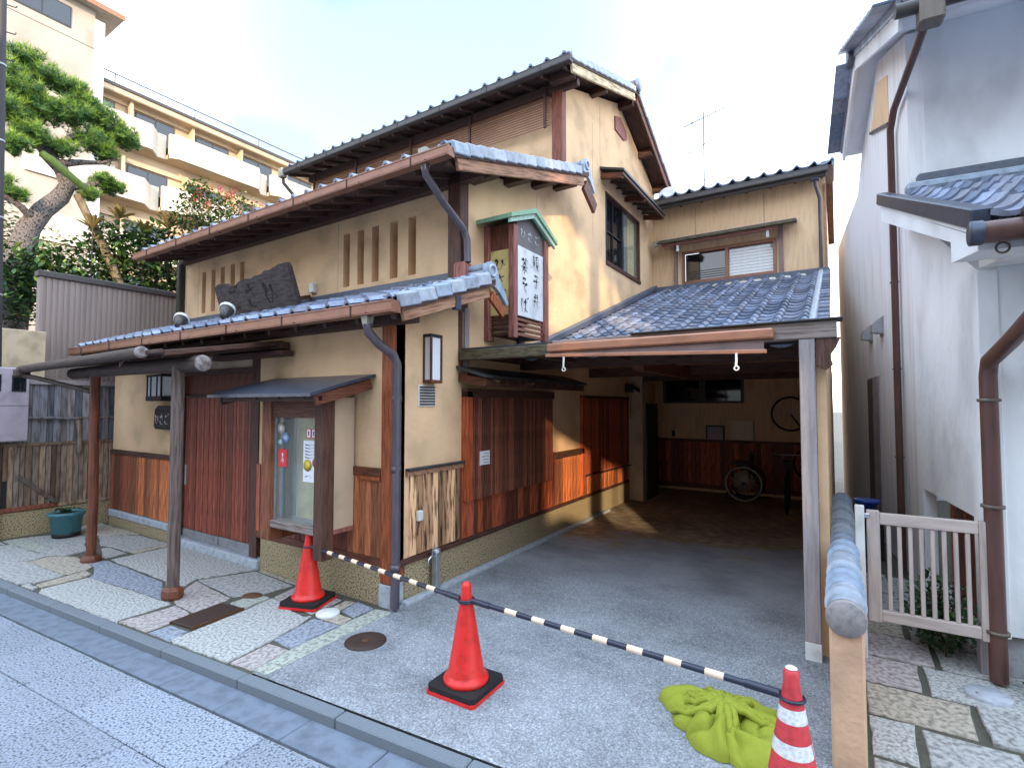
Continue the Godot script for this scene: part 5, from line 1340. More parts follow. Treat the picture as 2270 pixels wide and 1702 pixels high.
func build_trees() -> void:
	rng.seed = 800
	var t := thing("pine_tree", "twisted old pine tree with layered needle clumps leaning over the grey ribbed wall", "pine tree", Vector3(-10.0, 0, 0))
	obj("trunk", tube_mesh([Vector3(0, 0, 0.6), Vector3(0, 2.2, 0.52), Vector3(0, 3.5, 0.42), Vector3(0.05, 4.4, 0.34), Vector3(0.0, 5.0, 0.27), Vector3(-0.05, 5.45, 0.16), Vector3(0, 5.85, -0.03), Vector3(0.05, 6.2, -0.28), Vector3(0.02, 6.5, -0.4), Vector3(-0.02, 6.8, -0.3), Vector3(-0.05, 7.0, -0.1), Vector3(0, 7.3, 0.1), Vector3(0.0, 7.75, 0.22), Vector3(0.0, 8.25, 0.3)], [0.33, 0.28, 0.26, 0.24, 0.22, 0.19, 0.17, 0.16, 0.14, 0.13, 0.12, 0.1, 0.07, 0.03], 16), M.bark, t)
	var limbs := [
		[Vector3(0, 6.9, -0.25), Vector3(0.1, 7.05, -0.6), Vector3(0.2, 7.15, -0.95), Vector3(0.25, 7.4, -1.2)],
		[Vector3(0, 7.05, -0.05), Vector3(0.1, 7.5, -0.4), Vector3(0.1, 7.8, -0.8), Vector3(0.1, 7.95, -1.2)],
		[Vector3(0, 7.5, 0.15), Vector3(0.1, 8.0, -0.1), Vector3(0.1, 8.4, -0.45)],
		[Vector3(0, 7.3, 0.12), Vector3(0.0, 7.55, 0.45), Vector3(0.1, 7.8, 0.7)],
		[Vector3(0, 6.45, -0.4), Vector3(0.15, 6.6, -0.75), Vector3(0.15, 6.75, -0.95), Vector3(0.2, 6.7, -1.2)],
		[Vector3(0, 5.6, 0.1), Vector3(0.2, 5.75, 0.35), Vector3(0.2, 5.9, 0.6)],
		[Vector3(0, 7.9, 0.25), Vector3(0.1, 8.3, 0.1), Vector3(0.1, 8.6, 0.05)]]
	for l in limbs: obj("limb", tube_mesh(l, [0.085, 0.06, 0.04, 0.02].slice(0, l.size()), 8), M.bark, t)
	var clumps := [[8.72, 0.36, 0.30], [8.5, 0.02, 0.34], [8.05, 0.42, 0.36], [8.52, -0.42, 0.24], [8.3, -0.6, 0.34], [7.85, 0.05, 0.42], [7.95, -0.35, 0.40], [8.1, -0.82, 0.36], [7.9, -1.15, 0.36], [7.82, -1.42, 0.26], [7.55, -0.75, 0.36], [7.25, 0.28, 0.34], [7.15, -0.22, 0.26], [6.95, 0.5, 0.3], [7.35, -0.98, 0.22], [6.65, -1.15, 0.2], [5.95, 0.45, 0.22], [6.35, -0.72, 0.16], [7.6, 0.6, 0.4], [8.3, 0.7, 0.35], [6.1, 0.75, 0.3], [6.75, -0.95, 0.2]]
	var tm := tuft_mesh(0.17)
	var lists := [[], [], []]
	for c in clumps:
		var n := int(560.0 * c[2])
		for i in n:
			var d := Vector3(rng.randfn(), rng.randfn(), rng.randfn()).normalized()
			var p := Vector3(rng.randf_range(-0.1, 0.35), c[0], c[1]) + d * Vector3(c[2] * 1.1, c[2] * 0.62, c[2] * 1.05) * pow(rng.randf(), 0.55)
			var b := Basis.from_euler(Vector3(rng.randf_range(-0.8, 0.8), rng.randf() * TAU, rng.randf_range(-0.8, 0.8)))
			var k := 0 if d.y > 0.25 and rng.randf() < 0.7 else 1 if rng.randf() < 0.6 else 2
			lists[k].append(Transform3D(b.scaled(Vector3.ONE * rng.randf_range(0.75, 1.2)), p))
	for k in 3: scatter("needles", t, tm, M["needle%d" % k], lists[k])
	var pr := thing("prop_pole", "long leaning grey timber prop holding up the pine's trunk", "prop pole", Vector3(-9.6, 0, 0))
	obj("pole", tube_mesh([Vector3(-0.2, 6.28, -0.52), Vector3(0.3, 5.2, -0.82), Vector3(0.7, 4.0, -1.15), Vector3(1.0, 2.0, -1.7)], [0.075, 0.08, 0.085, 0.085], 10), M.prop, pr)
	obj("cross_piece", tube_mesh([Vector3(-0.1, 6.35, -0.75), Vector3(0.0, 6.52, -0.4), Vector3(0.1, 6.75, 0.0), Vector3(0.0, 6.85, 0.12)], 0.075, 10), mat("moss", c8(82, 108, 52), 0.9, "conc", Vector3(3, 3, 3)), pr)
	# broad-leaved evergreen behind the ribbed wall
	var e := thing("evergreen_shrub", "dense dark evergreen shrub with big upright leaves behind the ribbed wall", "shrub", Vector3(-9.2, 0, 0))
	for c in [[4.5, -0.6, 0.75], [4.6, -1.4, 0.75], [5.3, -1.1, 0.55], [4.4, 0.25, 0.5], [3.9, 0.35, 0.55], [4.8, -2.1, 0.6], [5.5, -1.75, 0.4], [4.3, -2.6, 0.6]]:
		leaves("foliage", e, Vector3(-0.3, c[0], c[1]), Vector3(0.6, c[2], c[2]), int(700 * c[2]), 0.15, 0.035, "leaf1", 0.4)
		leaves("foliage", e, Vector3(-0.15, c[0] + 0.1, c[1]), Vector3(0.6, c[2], c[2]), int(260 * c[2]), 0.15, 0.035, "leaf0", 0.3)
		leaves("foliage", e, Vector3(0.0, c[0] + 0.12, c[1]), Vector3(0.5, c[2], c[2]), int(90 * c[2]), 0.13, 0.03, "leaf2", 0.3)
	for p in [Vector3(0, 5.95, -1.05), Vector3(0, 5.75, -1.5), Vector3(0.1, 5.98, -1.95), Vector3(0, 5.6, -0.6), Vector3(0.1, 5.5, -2.2)]:
		var list := []
		for i in 13:
			var b := Basis.from_euler(Vector3(rng.randf_range(-1.25, -0.35), TAU * i / 13.0, 0))
			list.append(Transform3D(b, p - Vector3(0, 0.12, 0)))
		scatter("leaf_rosette", e, leaf_mesh(0.34, 0.05), M.leaf_olive, list)
		obj("stem", tube_mesh([p - Vector3(0, 1.4, 0), p - Vector3(0, 0.1, 0)], 0.015, 6), M.log_dark, e)
	for z in [-0.3, -1.3, -2.3]: obj("trunk", tube_mesh([Vector3(-0.3, 0.0, z), Vector3(-0.3, 2.5, z + 0.1), Vector3(-0.2, 4.5, z)], [0.08, 0.06, 0.02], 7), M.log_dark, e)
	var o := thing("open_shrub", "light, airy shrub of pale sunlit leaves behind the pine trunk", "shrub", Vector3(-12.5, 0, 0))
	for c in [[6.2, 0.4, 0.9], [5.4, -0.4, 0.9], [4.6, 0.3, 0.8], [7.1, 0.6, 0.6], [5.0, -1.3, 0.7]]:
		leaves("foliage", o, Vector3(0, c[0], c[1]), Vector3(0.6, c[2], c[2]), int(620 * c[2]), 0.13, 0.03, "leaf_pale", 0.6)
		leaves("foliage", o, Vector3(0, c[0] - 0.2, c[1]), Vector3(0.5, c[2], c[2]), int(260 * c[2]), 0.13, 0.03, "leaf1", 0.6)
	for z in [0.4, -0.6]: obj("trunk", tube_mesh([Vector3(0, 0.0, z), Vector3(0, 3.5, z + 0.15), Vector3(0, 6.6, z)], [0.07, 0.05, 0.015], 7), M.log_dark, o)
	# flowering crape myrtle
	var m := thing("flowering_tree", "crape myrtle with fading pink flower sprays beyond the left end of the tiled roof", "tree", Vector3(-8.6, 0, 0))
	for c in [[6.3, -2.6, 0.55], [6.5, -3.2, 0.55], [6.0, -2.1, 0.42], [5.7, -2.8, 0.6], [6.4, -3.8, 0.5], [6.7, -2.35, 0.3], [5.9, -3.5, 0.6], [6.3, -4.3, 0.4]]:
		leaves("foliage", m, Vector3(-0.1, c[0], c[1]), Vector3(0.55, c[2], c[2]), int(620 * c[2]), 0.075, 0.022, "leaf0", 0.5)
		leaves("foliage", m, Vector3(-0.2, c[0] - 0.05, c[1]), Vector3(0.5, c[2], c[2]), int(520 * c[2]), 0.075, 0.022, "leaf1", 0.5)
		leaves("foliage", m, Vector3(0, c[0] + 0.1, c[1]), Vector3(0.5, c[2], c[2]), int(260 * c[2]), 0.075, 0.022, "leaf2", 0.4)
	for i in 26:
		var z := rng.randf_range(-4.5, -1.9)
		var y: float = 6.75 + rng.randf_range(-0.5, 0.3) - 0.25 * abs(z + 2.9)
		leaves("flower_spray", m, Vector3(0.25, y, z), Vector3(0.09, 0.15, 0.09), 34, 0.035, 0.016, "petal" if rng.randf() < 0.5 else "petal_pale", 0.6)
	for q in [[-2.2, 6.9], [-2.7, 7.1], [-3.3, 7.05], [-3.9, 6.9], [-2.0, 6.6]]: obj("branch", tube_mesh([Vector3(0, 4.6, -2.9), Vector3(0.05, 5.6, (q[0] - 2.9) * 0.5), Vector3(0.1, q[1], q[0])], [0.04, 0.025, 0.006], 6), M.log_grey, m)
	obj("trunk", tube_mesh([Vector3(0, 0, -2.9), Vector3(0.1, 2.5, -2.8), Vector3(0, 4.7, -2.9)], [0.09, 0.07, 0.045], 8), M.log_grey, m)

func build_street_side() -> void:
	# the houses across the narrow street, whose long shadow covers the pavement
	var rows := [
		["grey_townhouse", "low pale townhouse across the street on the left", -15.0, 5.9, 9.3],
		["tall_townhouse", "tall pale three-storey building across the street", 5.9, 12.25, 13.1],
		["garden_wall_house", "one-storey pale house across the street between two taller ones", 12.25, 15.1, 6.15],
		["corner_building", "tall pale building across the street on the right", 15.1, 34.0, 14.3]]
	for r in rows:
		var h := thing(r[0], r[1], "house", Vector3(r[2], 0, 16.0))
		var w: float = r[3] - r[2]
		var dep: float = 1.4 if r[2] > 15.0 else 6.0
		bx("wall", h, Vector3(0, -0.1, 0), Vector3(w, r[4] - 0.3, dep), M.street_wall, 0.0)
		bx("roof", h, Vector3(-0.0, r[4] - 0.3, -0.5), Vector3(w, r[4], dep + 0.2), M.noshi, 0.02)
		var n := int(w / 1.8)
		for f in int((r[4] - 0.5) / 2.8):
			for i in n:
				var x := 0.5 + i * (w - 0.6) / n
				var wd := bx("window", h, Vector3(x, 0.9 + f * 2.8, -0.03), Vector3(x + 1.0, 2.1 + f * 2.8, 0.02), M.dark_wood_v, 0.0)
				bx("pane", wd, Vector3(-0.44, -0.54, -0.032), Vector3(0.44, 0.54, -0.026), M.glass_dark, 0.0)
	var hb := thing("rooftop_hoarding", "plain rooftop hoarding on the one-storey house across the street", "hoarding", Vector3(13.5, 0, 15.7))
	bx("board", hb, Vector3(-1.3, 7.4, 0.0), Vector3(2.2, 8.95, 0.08), M.street_wall)
	for x in [-1.3, 0.3, 2.0]: bx("leg", hb, Vector3(x, 6.5, 0.08), Vector3(x + 0.06, 8.9, 0.14), M.dark_gutter)
	var tr := thing("street_tree", "leafy tree across the street shading the gable", "tree", Vector3(13.0, 0, 15.0))
	obj("trunk", tube_mesh([Vector3(0.9, 0, 0), Vector3(0.85, 5, 0), Vector3(0.5, 9, 0), Vector3(0, 11.7, 0)], [0.12, 0.1, 0.08, 0.04], 8), M.bark, tr)
	leaves("crown", tr, Vector3(0, 12.5, 0), Vector3(2.6, 1.9, 1.2), 5600, 0.3, 0.1, "leaf0", 0.5)
	var p := thing("utility_pole", "grey concrete utility pole across the street with wires", "utility pole", Vector3(6.95, 0, 6.0))
	obj("shaft", tube_mesh([Vector3(0, -0.1, 0), Vector3(0, 11, 0)], [0.16, 0.11], 12), M.conc, p)
	bx("cross_arm", p, Vector3(-0.9, 9.8, -0.05), Vector3(0.9, 9.9, 0.05), M.dark_gutter, 0.01)
	for x in [-0.8, 0.0, 0.8]: obj("wire", tube_mesh([Vector3(-26, 10.1, x * 0.2), Vector3(-10, 9.6, x * 0.2), Vector3(0, 9.95 + 0.2 * x, x * 0.2), Vector3(12, 9.5, x * 0.2), Vector3(26, 10.1, x * 0.2)], 0.012, 5), M.black, p)

func build_signs() -> void:
	rng.seed = 900
	var on_x := Basis(Vector3(0, 0, -1), Vector3(0, 1, 0), Vector3(1, 0, 0))
	var s := thing("lantern_sign", "tall box sign with brush-written menu characters under a little green roof on the side wall", "sign", Vector3(0, 0, 0))
	bx("front_post", s, Vector3(0.345, 2.68, -1.56), Vector3(0.425, 4.02, -1.47), M.red_post, 0.006)
	bx("front_post", s, Vector3(0.36, 2.7, -2.31), Vector3(0.43, 4.02, -2.21), M.red_post, 0.006)
	bx("rear_post", s, Vector3(0.0, 2.66, -1.58), Vector3(0.07, 4.05, -1.46), M.red_post, 0.006)
	bx("rear_post", s, Vector3(0.0, 2.66, -2.31), Vector3(0.07, 4.05, -2.21), M.red_post, 0.006)
	bx("white_panel", s, Vector3(0.36, 2.96, -2.21), Vector3(0.4, 3.8, -1.57), M.sign_white, 0.002)
	obj("grey_panel", extrude([Vector2(-1.57, 3.8), Vector2(-1.57, 4.08), Vector2(-1.87, 4.22), Vector2(-2.21, 4.06), Vector2(-2.21, 3.8)], 0, 0.36, 0.395), M.sign_grey, s)
	bx("yellow_panel", s, Vector3(0.07, 2.96, -1.54), Vector3(0.345, 3.74, -1.5), M.sign_yellow, 0.002)
	bx("dark_panel", s, Vector3(0.07, 3.74, -1.545), Vector3(0.33, 4.05, -1.51), M.lattice0, 0.002)
	bx("back_panel", s, Vector3(0.07, 2.96, -2.27), Vector3(0.36, 4.0, -2.23), M.lattice0, 0.002)
	for i in 4:
		bx("skirt_slat", s, Vector3(0.365, 2.72 + i * 0.06, -2.21), Vector3(0.39, 2.755 + i * 0.06, -1.57), M.copper, 0.003)
		bx("skirt_slat", s, Vector3(0.07, 2.72 + i * 0.06, -1.54), Vector3(0.33, 2.755 + i * 0.06, -1.515), M.dark_wood_x, 0.003)
	bx("skirt_back", s, Vector3(0.07, 2.72, -2.2), Vector3(0.34, 2.74, -1.56), M.dark_wood_x, 0.002)
	bx("bracket", s, Vector3(0.2, 2.55, -1.95), Vector3(0.24, 2.72, -1.88), M.black, 0.004)
	obj("green_roof", extrude([Vector2(-1.3, 4.03), Vector2(-1.87, 4.25), Vector2(-2.44, 4.0), Vector2(-2.44, 4.05), Vector2(-1.87, 4.31), Vector2(-1.3, 4.08)], 0, 0.0, 0.5), M.verdigris, s)
	obj("roof_trim", extrude([Vector2(-1.32, 3.98), Vector2(-1.87, 4.19), Vector2(-2.42, 3.95), Vector2(-2.42, 4.0), Vector2(-1.87, 4.25), Vector2(-1.32, 4.03)], 0, 0.44, 0.475), mat("pale_green", c8(176, 204, 186), 0.6, "conc", Vector3(4, 4, 4)), s)
	var put_x := func(g: String, z: float, y: float, w: float, hh: float, m: Material, t: float) -> void:
		obj("lettering", ink_mesh(glyph(g), w, hh, t), m, s, Transform3D(on_x, Vector3(0.4025, y, z)))
	put_x.call("oya", -2.02, 3.67, 0.17, 0.21, M.ink, 0.009)
	put_x.call("ko", -2.03, 3.44, 0.17, 0.19, M.ink, 0.014)
	put_x.call("don", -2.03, 3.2, 0.16, 0.18, M.ink, 0.013)
	put_x.call("cha", -1.75, 3.58, 0.18, 0.21, M.ink, 0.014)
	put_x.call("so", -1.75, 3.35, 0.17, 0.19, M.ink, 0.015)
	put_x.call("ba", -1.75, 3.1, 0.18, 0.2, M.ink, 0.014)
	for i in 3: obj("lettering", ink_mesh(glyph(["hi", "sa", "go"][i]), 0.14, 0.13, 0.011), M.white_ink, s, Transform3D(on_x, Vector3(0.398, 3.97, -1.72 - i * 0.17)))
	for i in 3: obj("lettering", ink_mesh(glyph(["hi", "sa", "go"][i]), 0.18, 0.17, 0.017), M.ink, s, Transform3D(Basis(), Vector3(0.205, 3.57 - i * 0.2, -1.4975)))
	# carved old board leaning on the lower roof
	var b := thing("carved_signboard", "big weathered dark timber signboard with carved characters leaning on the lower roof", "signboard", Vector3(-4.14, 3.2, -0.56))
	b.rotation.x = 0.32
	obj("plank", extrude([Vector2(0.0, 0.04), Vector2(0.05, 0.0), Vector2(1.82, 0.0), Vector2(1.81, 0.5), Vector2(1.78, 0.545), Vector2(1.6, 0.54), Vector2(1.42, 0.5), Vector2(1.3, 0.505), Vector2(1.2, 0.47), Vector2(1.05, 0.47), Vector2(0.96, 0.44), Vector2(0.8, 0.46), Vector2(0.66, 0.44), Vector2(0.55, 0.4), Vector2(0.42, 0.4), Vector2(0.3, 0.45), Vector2(0.15, 0.47), Vector2(0.02, 0.43)], 2, -0.07, 0.0), M.old_board, b)
	for i in 3: obj("lettering", ink_mesh(glyph(["go", "sa", "hi"][i]), 0.3, 0.36, 0.03), M.board_carve, b, Transform3D(Basis(), Vector3(0.45 + i * 0.42, 0.22, 0.004)))
	bx("rear_brace", b, Vector3(0.4, 0.05, -0.5), Vector3(0.46, 0.1, -0.07), M.dark_wood_z)
	bx("rear_brace", b, Vector3(1.4, 0.05, -0.5), Vector3(1.46, 0.1, -0.07), M.dark_wood_z)
	bx("foot_rail", b, Vector3(0.5, -0.09, -0.1), Vector3(1.95, -0.005, 0.06), M.black, 0.01)
	# flush wall lantern by the corner
	var l := thing("bracket_lantern", "narrow brown framed lantern with white panes high on the side wall by the corner post", "lantern", Vector3(0.0, 2.12, -0.48))
	bx("pane", l, Vector3(0.01, 0.03, -0.075), Vector3(0.1, 0.47, 0.075), M.lamp_paper, 0.003)
	for p in [[0.0, -0.09], [0.0, 0.065], [0.095, -0.09], [0.095, 0.065]]: bx("frame_bar", l, Vector3(p[0], 0.0, p[1]), Vector3(p[0] + 0.018, 0.5, p[1] + 0.024), M.dark_wood_v, 0.002)
	bx("frame_cap", l, Vector3(0.0, 0.47, -0.09), Vector3(0.115, 0.5, 0.09), M.black, 0.003)
	bx("frame_foot", l, Vector3(0.0, 0.0, -0.09), Vector3(0.115, 0.03, 0.09), M.brown_wood_z, 0.003)
	# paper notice on the lattice
	var pn := thing("paper_notice", "small white paper notice stuck on the driveway lattice window", "notice", Vector3(0.0765, 1.28, -1.38))
	bx("sheet", pn, Vector3(0, -0.08, -0.1), Vector3(0.002, 0.08, 0.1), M.paper, 0.0)
	for i in 4: bx("print_line", pn, Vector3(0.002, -0.06 + i * 0.035, -0.08), Vector3(0.0026, -0.05 + i * 0.035, 0.02 + 0.02 * (i % 3)), mat("pale_ink%d" % i, c8(150, 150, 165), 0.8), 0.0)
	# stickers and poster on the show window's glass
	var z := 0.369
	var disc := lathe_mesh([Vector2(0, 0.002), Vector2(1.0, 0.002), Vector2(1.0, 0.0)], 24)
	var discs := [["cream_sticker", "cream oval sticker at the top left of the show window glass", -1.225, 1.66, 0.06, c8(216, 214, 196)], ["blue_sticker", "light blue oval sticker below the cream one on the show window", -1.15, 1.565, 0.055, c8(150, 180, 230)], ["mint_sticker", "small pale mint round sticker beside the blue one on the show window", -1.235, 1.515, 0.036, c8(178, 210, 212)]]
	for d in discs:
		var t := thing(d[0], d[1], "sticker", Vector3(d[2], d[3], z))
		obj("sticker", disc, mat(d[0], d[5], 0.5), t, Transform3D(Basis(Vector3.RIGHT, PI / 2).scaled(Vector3(d[4], d[4] * 1.0, 1.0)), Vector3.ZERO))
		obj("inner_print", disc, mat(d[0] + "_in", d[5].lightened(0.25), 0.5), t, Transform3D(Basis(Vector3.RIGHT, PI / 2).scaled(Vector3(d[4] * 0.75, d[4] * 0.75, 1.0)), Vector3(0, 0, 0.002)))
	var rc := thing("red_card", "red card with white brush writing stuck on the show window", "card", Vector3(-1.19, 1.36, z))
	bx("card", rc, Vector3(-0.07, -0.09, 0), Vector3(0.07, 0.09, 0.002), mat("card_red", c8(214, 48, 52), 0.5), 0.0)
	obj("lettering", ink_mesh([[[0.5, 0.1], [0.35, 0.3], [0.6, 0.4]], [[0.6, 0.2], [0.4, 0.5], [0.7, 0.55]], [[0.5, 0.5], [0.5, 0.95]], [[0.3, 0.65], [0.25, 0.85]], [[0.7, 0.65], [0.78, 0.85]]], 0.09, 0.13, 0.008), M.paper, rc, Transform3D(Basis(), Vector3(0, 0, 0.0035)))
	var po := thing("menu_poster", "white menu poster with yellow and pink dishes at the right of the show window", "poster", Vector3(-0.745, 1.35, z))
	bx("sheet", po, Vector3(-0.11, -0.2, 0), Vector3(0.13, 0.2, 0.002), M.paper, 0.0)
	obj("dish", disc, mat("dish_yellow", c8(222, 196, 70), 0.5), po, Transform3D(Basis(Vector3.RIGHT, PI / 2).scaled(Vector3(0.065, 0.058, 1.0)), Vector3(-0.04, -0.04, 0.002)))
	obj("dish", disc, mat("dish_pink", c8(206, 90, 130), 0.5), po, Transform3D(Basis(Vector3.RIGHT, PI / 2).scaled(Vector3(0.045, 0.045, 1.0)), Vector3(0.075, -0.01, 0.002)))
	var scr := []
	for i in 5: scr.append([[0.1, 0.08 + i * 0.08], [0.4, 0.1 + i * 0.08], [0.6, 0.075 + i * 0.08], [0.9, 0.09 + i * 0.08]])
	scr.append([[0.1, 0.9], [0.4, 0.86], [0.5, 0.92]])
	obj("lettering", ink_mesh(scr, 0.22, 0.38, 0.005), M.ink, po, Transform3D(Basis(), Vector3(0.01, 0.0, 0.0045)))
	var nm := thing("number_cards", "two small white cards with red rims above the menu poster", "card", Vector3(-0.76, 1.62, z))
	for k in 2:
		bx("card", nm, Vector3(-0.045 + k * 0.075, -0.045, 0), Vector3(0.015 + k * 0.075, 0.045, 0.002), M.card_red if M.has("card_red") else M.paper, 0.0)
		bx("card_face", nm, Vector3(-0.038 + k * 0.075, -0.038, 0.002), Vector3(0.008 + k * 0.075, 0.038, 0.003), M.paper, 0.0)
		bx("digit", nm, Vector3(-0.022 + k * 0.075, -0.022, 0.003), Vector3(-0.008 + k * 0.075, 0.022, 0.0036), M.ink, 0.0)

func cone(label: String, at: Vector3, turn: float) -> Node3D:
	var c := thing("traffic_cone", label, "traffic cone", at, turn, "traffic cones across the driveway")
	var b := group_node("base_plate", c)
	obj("red_plate", extrude([Vector2(-0.195, -0.175), Vector2(-0.175, -0.195), Vector2(0.175, -0.195), Vector2(0.195, -0.175), Vector2(0.195, 0.175), Vector2(0.175, 0.195), Vector2(-0.175, 0.195), Vector2(-0.195, 0.175)], 1, 0.0, 0.022), M.cone_red, b)
	obj("weight_plate", extrude([Vector2(-0.19, -0.165), Vector2(-0.165, -0.19), Vector2(0.165, -0.19), Vector2(0.19, -0.165), Vector2(0.19, 0.165), Vector2(0.165, 0.19), Vector2(-0.165, 0.19), Vector2(-0.19, 0.165)], 1, 0.0225, 0.055), M.rubber, b)
	obj("body", lathe_mesh([Vector2(0.0, 0.05), Vector2(0.15, 0.056), Vector2(0.153, 0.07), Vector2(0.148, 0.085), Vector2(0.128, 0.1), Vector2(0.122, 0.115), Vector2(0.034, 0.63), Vector2(0.034, 0.672), Vector2(0.028, 0.69), Vector2(0.015, 0.7), Vector2(0.0, 0.702)], 36), M.cone_red, c)
	return c

func barrier(label: String, a: Vector3, b: Vector3, n: int) -> void:
	var p := thing("barrier_bar", label, "barrier bar", a, 0.0, "striped bars between the cones")
	var d := b - a
	var u := d.normalized()
	obj("bar", tube_mesh([u * 0.06, d - u * 0.06], 0.0165, 14), M.bar_dark, p)
	obj("sleeve", tube_mesh([u * 0.05, u * 0.2], 0.02, 14), M.bar_dark, p)
	obj("sleeve", tube_mesh([d - u * 0.2, d - u * 0.05], 0.02, 14), M.bar_dark, p)
	for i in n:
		var f := 0.15 + 0.74 * (i + 0.4) / n
		obj("pale_stripe", tube_mesh([d * f - u * 0.045, d * f + u * 0.045], 0.0178, 14, false), M.bar_cream, p)
	for e in [Vector3.ZERO, d]: obj("end_ring", torus_mesh(0.052, 0.008, 26, 8), M.bar_dark, p, Transform3D(Basis(), e))

func build_small_things() -> void:
	rng.seed = 1000
	var c1 := cone("orange red cone nearest the show window at the left end of the barrier", Vector3(-0.76, 0.0, 0.36), 0.35)
	copy(c1, "traffic_cone", "orange red cone standing alone in the middle of the driveway mouth", Vector3(1.42, 0.0, 0.72), 0.02)
	var c3 := cone("faded cone with torn white bands beside the green net at the low wall", Vector3(3.365, 0.0, 0.82), 0.3)
	c3.get_node("body").material_override = M.cone_old
	for bnd in [[0.47, 0.53], [0.33, 0.39], [0.19, 0.23]]:
		var r0: float = 0.034 + (0.63 - bnd[0]) * 0.171 + 0.0015
		var r1: float = 0.034 + (0.63 - bnd[1]) * 0.171 + 0.0015
		obj("white_band", lathe_mesh([Vector2(r0, bnd[0]), Vector2(r1, bnd[1])], 36), M.cone_band, c3)
	obj("white_tip", lathe_mesh([Vector2(0.026, 0.696), Vector2(0.015, 0.7035), Vector2(0.0, 0.705)], 20), M.cone_band, c3)
	for q in [[2.4, 0.5], [1.1, 0.36], [2.0, 0.36], [2.9, 0.21]]:
		var rr: float = 0.034 + (0.63 - q[1]) * 0.171
		obj("tear", box_mesh(Vector3(0.006, 0.07, 0.003), 0.0), M.cone_old, c3, Transform3D(Basis(Vector3.UP, q[0]) * Basis(Vector3.RIGHT, -0.17), Vector3(sin(q[0]), 0, cos(q[0])) * (rr + 0.0015) + Vector3(0, q[1], 0)))
	for k in 5:
		var aa := rng.randf() * TAU
		obj("tape_scrap", box_mesh(Vector3(0.03, 0.05, 0.003), 0.0), M.cone_band, c3, Transform3D(Basis(Vector3.UP, aa) * Basis(Vector3.RIGHT, -0.17), Vector3(sin(aa), 0, cos(aa)) * 0.105 + Vector3(0, 0.24 - 0.02 * k, 0)))
	barrier("black and cream striped bar from the show window cone to the middle cone", Vector3(-0.76, 0.54, 0.36), Vector3(1.42, 0.575, 0.72), 8)
	barrier("black and cream striped bar from the middle cone to the faded cone", Vector3(1.42, 0.585, 0.72), Vector3(3.365, 0.565, 0.82), 7)
	# yellow-green net heap
	var nt := thing("net_heap", "crumpled yellow-green net lying in a heap on the driveway by the faded cone", "net", Vector3(2.97, 0.0, 0.2))
	var lobes := [[Vector2(-0.2, -0.06), 0.2, 0.15, 0.11, 3.2], [Vector2(-0.05, 0.0), 0.19, 0.2, 0.16, 4.0], [Vector2(0.1, -0.1), 0.2, 0.11, 0.12, 3.4], [Vector2(-0.02, 0.2), 0.15, 0.17, 0.15, 2.4], [Vector2(0.2, 0.02), 0.15, 0.14, 0.13, 3.6], [Vector2(0.17, 0.23), 0.2, 0.15, 0.12, 2.8], [Vector2(-0.15, 0.1), 0.14, 0.12, 0.09, 3.0]]
	for i in lobes.size():
		var l = lobes[i]
		obj("net_fold", net_lobe(11 + i * 3, l[0], l[1], l[2], l[3], l[4], 0.42), M.net, nt)
	for i in 15:
		var a0 := TAU * i / 15.0 + rng.randf_range(-0.15, 0.15)
		var L := rng.randf_range(0.2, 0.36)
		var bend := rng.randf_range(-0.9, 0.9)
		var pts := []
		for k in 9:
			var f := k / 8.0
			var aa := a0 + bend * f * f
			pts.append(Vector3(cos(aa) * L * f, 0.155 * sqrt(max(0.0, 1.0 - pow(f * 0.97, 2.0))) * (1.0 - 0.2 * f) + 0.012 * sin(k * 2.1 + i), sin(aa) * L * 0.82 * f + 0.05))
		obj("net_ridge", tube_mesh(pts, [0.02, 0.022, 0.024, 0.024, 0.022, 0.022, 0.02, 0.018, 0.012], 8), M.net, nt)
	obj("net_tail", extrude([Vector2(0.05, -0.22), Vector2(0.2, -0.3), Vector2(0.32, -0.27), Vector2(0.2, -0.18)], 1, 0.002, 0.012), M.net, nt)
	# covers in the ground
	var mh := thing("round_manhole", "round dark brown iron manhole cover in the driveway", "manhole cover", Vector3(0.33, 0.004, 0.62))
	obj("plate", lathe_mesh([Vector2(0, 0.006), Vector2(0.03, 0.006), Vector2(0.034, 0.008), Vector2(0.15, 0.008), Vector2(0.155, 0.004), Vector2(0.155, -0.01)], 36), M.iron, mh)
	obj("rim", torus_mesh(0.16, 0.005, 36, 6), M.iron, mh)
	obj("boss", lathe_mesh([Vector2(0, 0.012), Vector2(0.028, 0.011), Vector2(0.03, 0.007)], 16), M.rust, mh)
	var dr := thing("drain_cover", "long rectangular rusty iron drain cover set into the flagstones", "drain cover", Vector3(-1.265, 0.004, 1.03), 0.12)
	bx("plate", dr, Vector3(-0.14, -0.02, -0.235), Vector3(0.14, 0.006, 0.235), M.iron, 0.003)
	for i in 9: bx("rib", dr, Vector3(-0.11, 0.006, -0.2 + i * 0.045), Vector3(0.11, 0.009, -0.175 + i * 0.045), M.iron, 0.002)
	bx("rim", dr, Vector3(-0.15, -0.02, -0.25), Vector3(-0.143, 0.008, 0.25), M.rust, 0.002)
	bx("rim", dr, Vector3(0.143, -0.02, -0.25), Vector3(0.15, 0.008, 0.25), M.rust, 0.002)
	var ov := thing("oval_valve_cover", "small oval rusty valve cover among the flagstones behind the drain cover", "valve cover", Vector3(-1.38, 0.008, 0.545), 0.5)
	obj("plate", lathe_mesh([Vector2(0, 0.007), Vector2(0.09, 0.007), Vector2(0.1, 0.0), Vector2(0.1, -0.01)], 26), M.rust, ov, Transform3D(Basis().scaled(Vector3(1, 1, 0.62)), Vector3.ZERO))
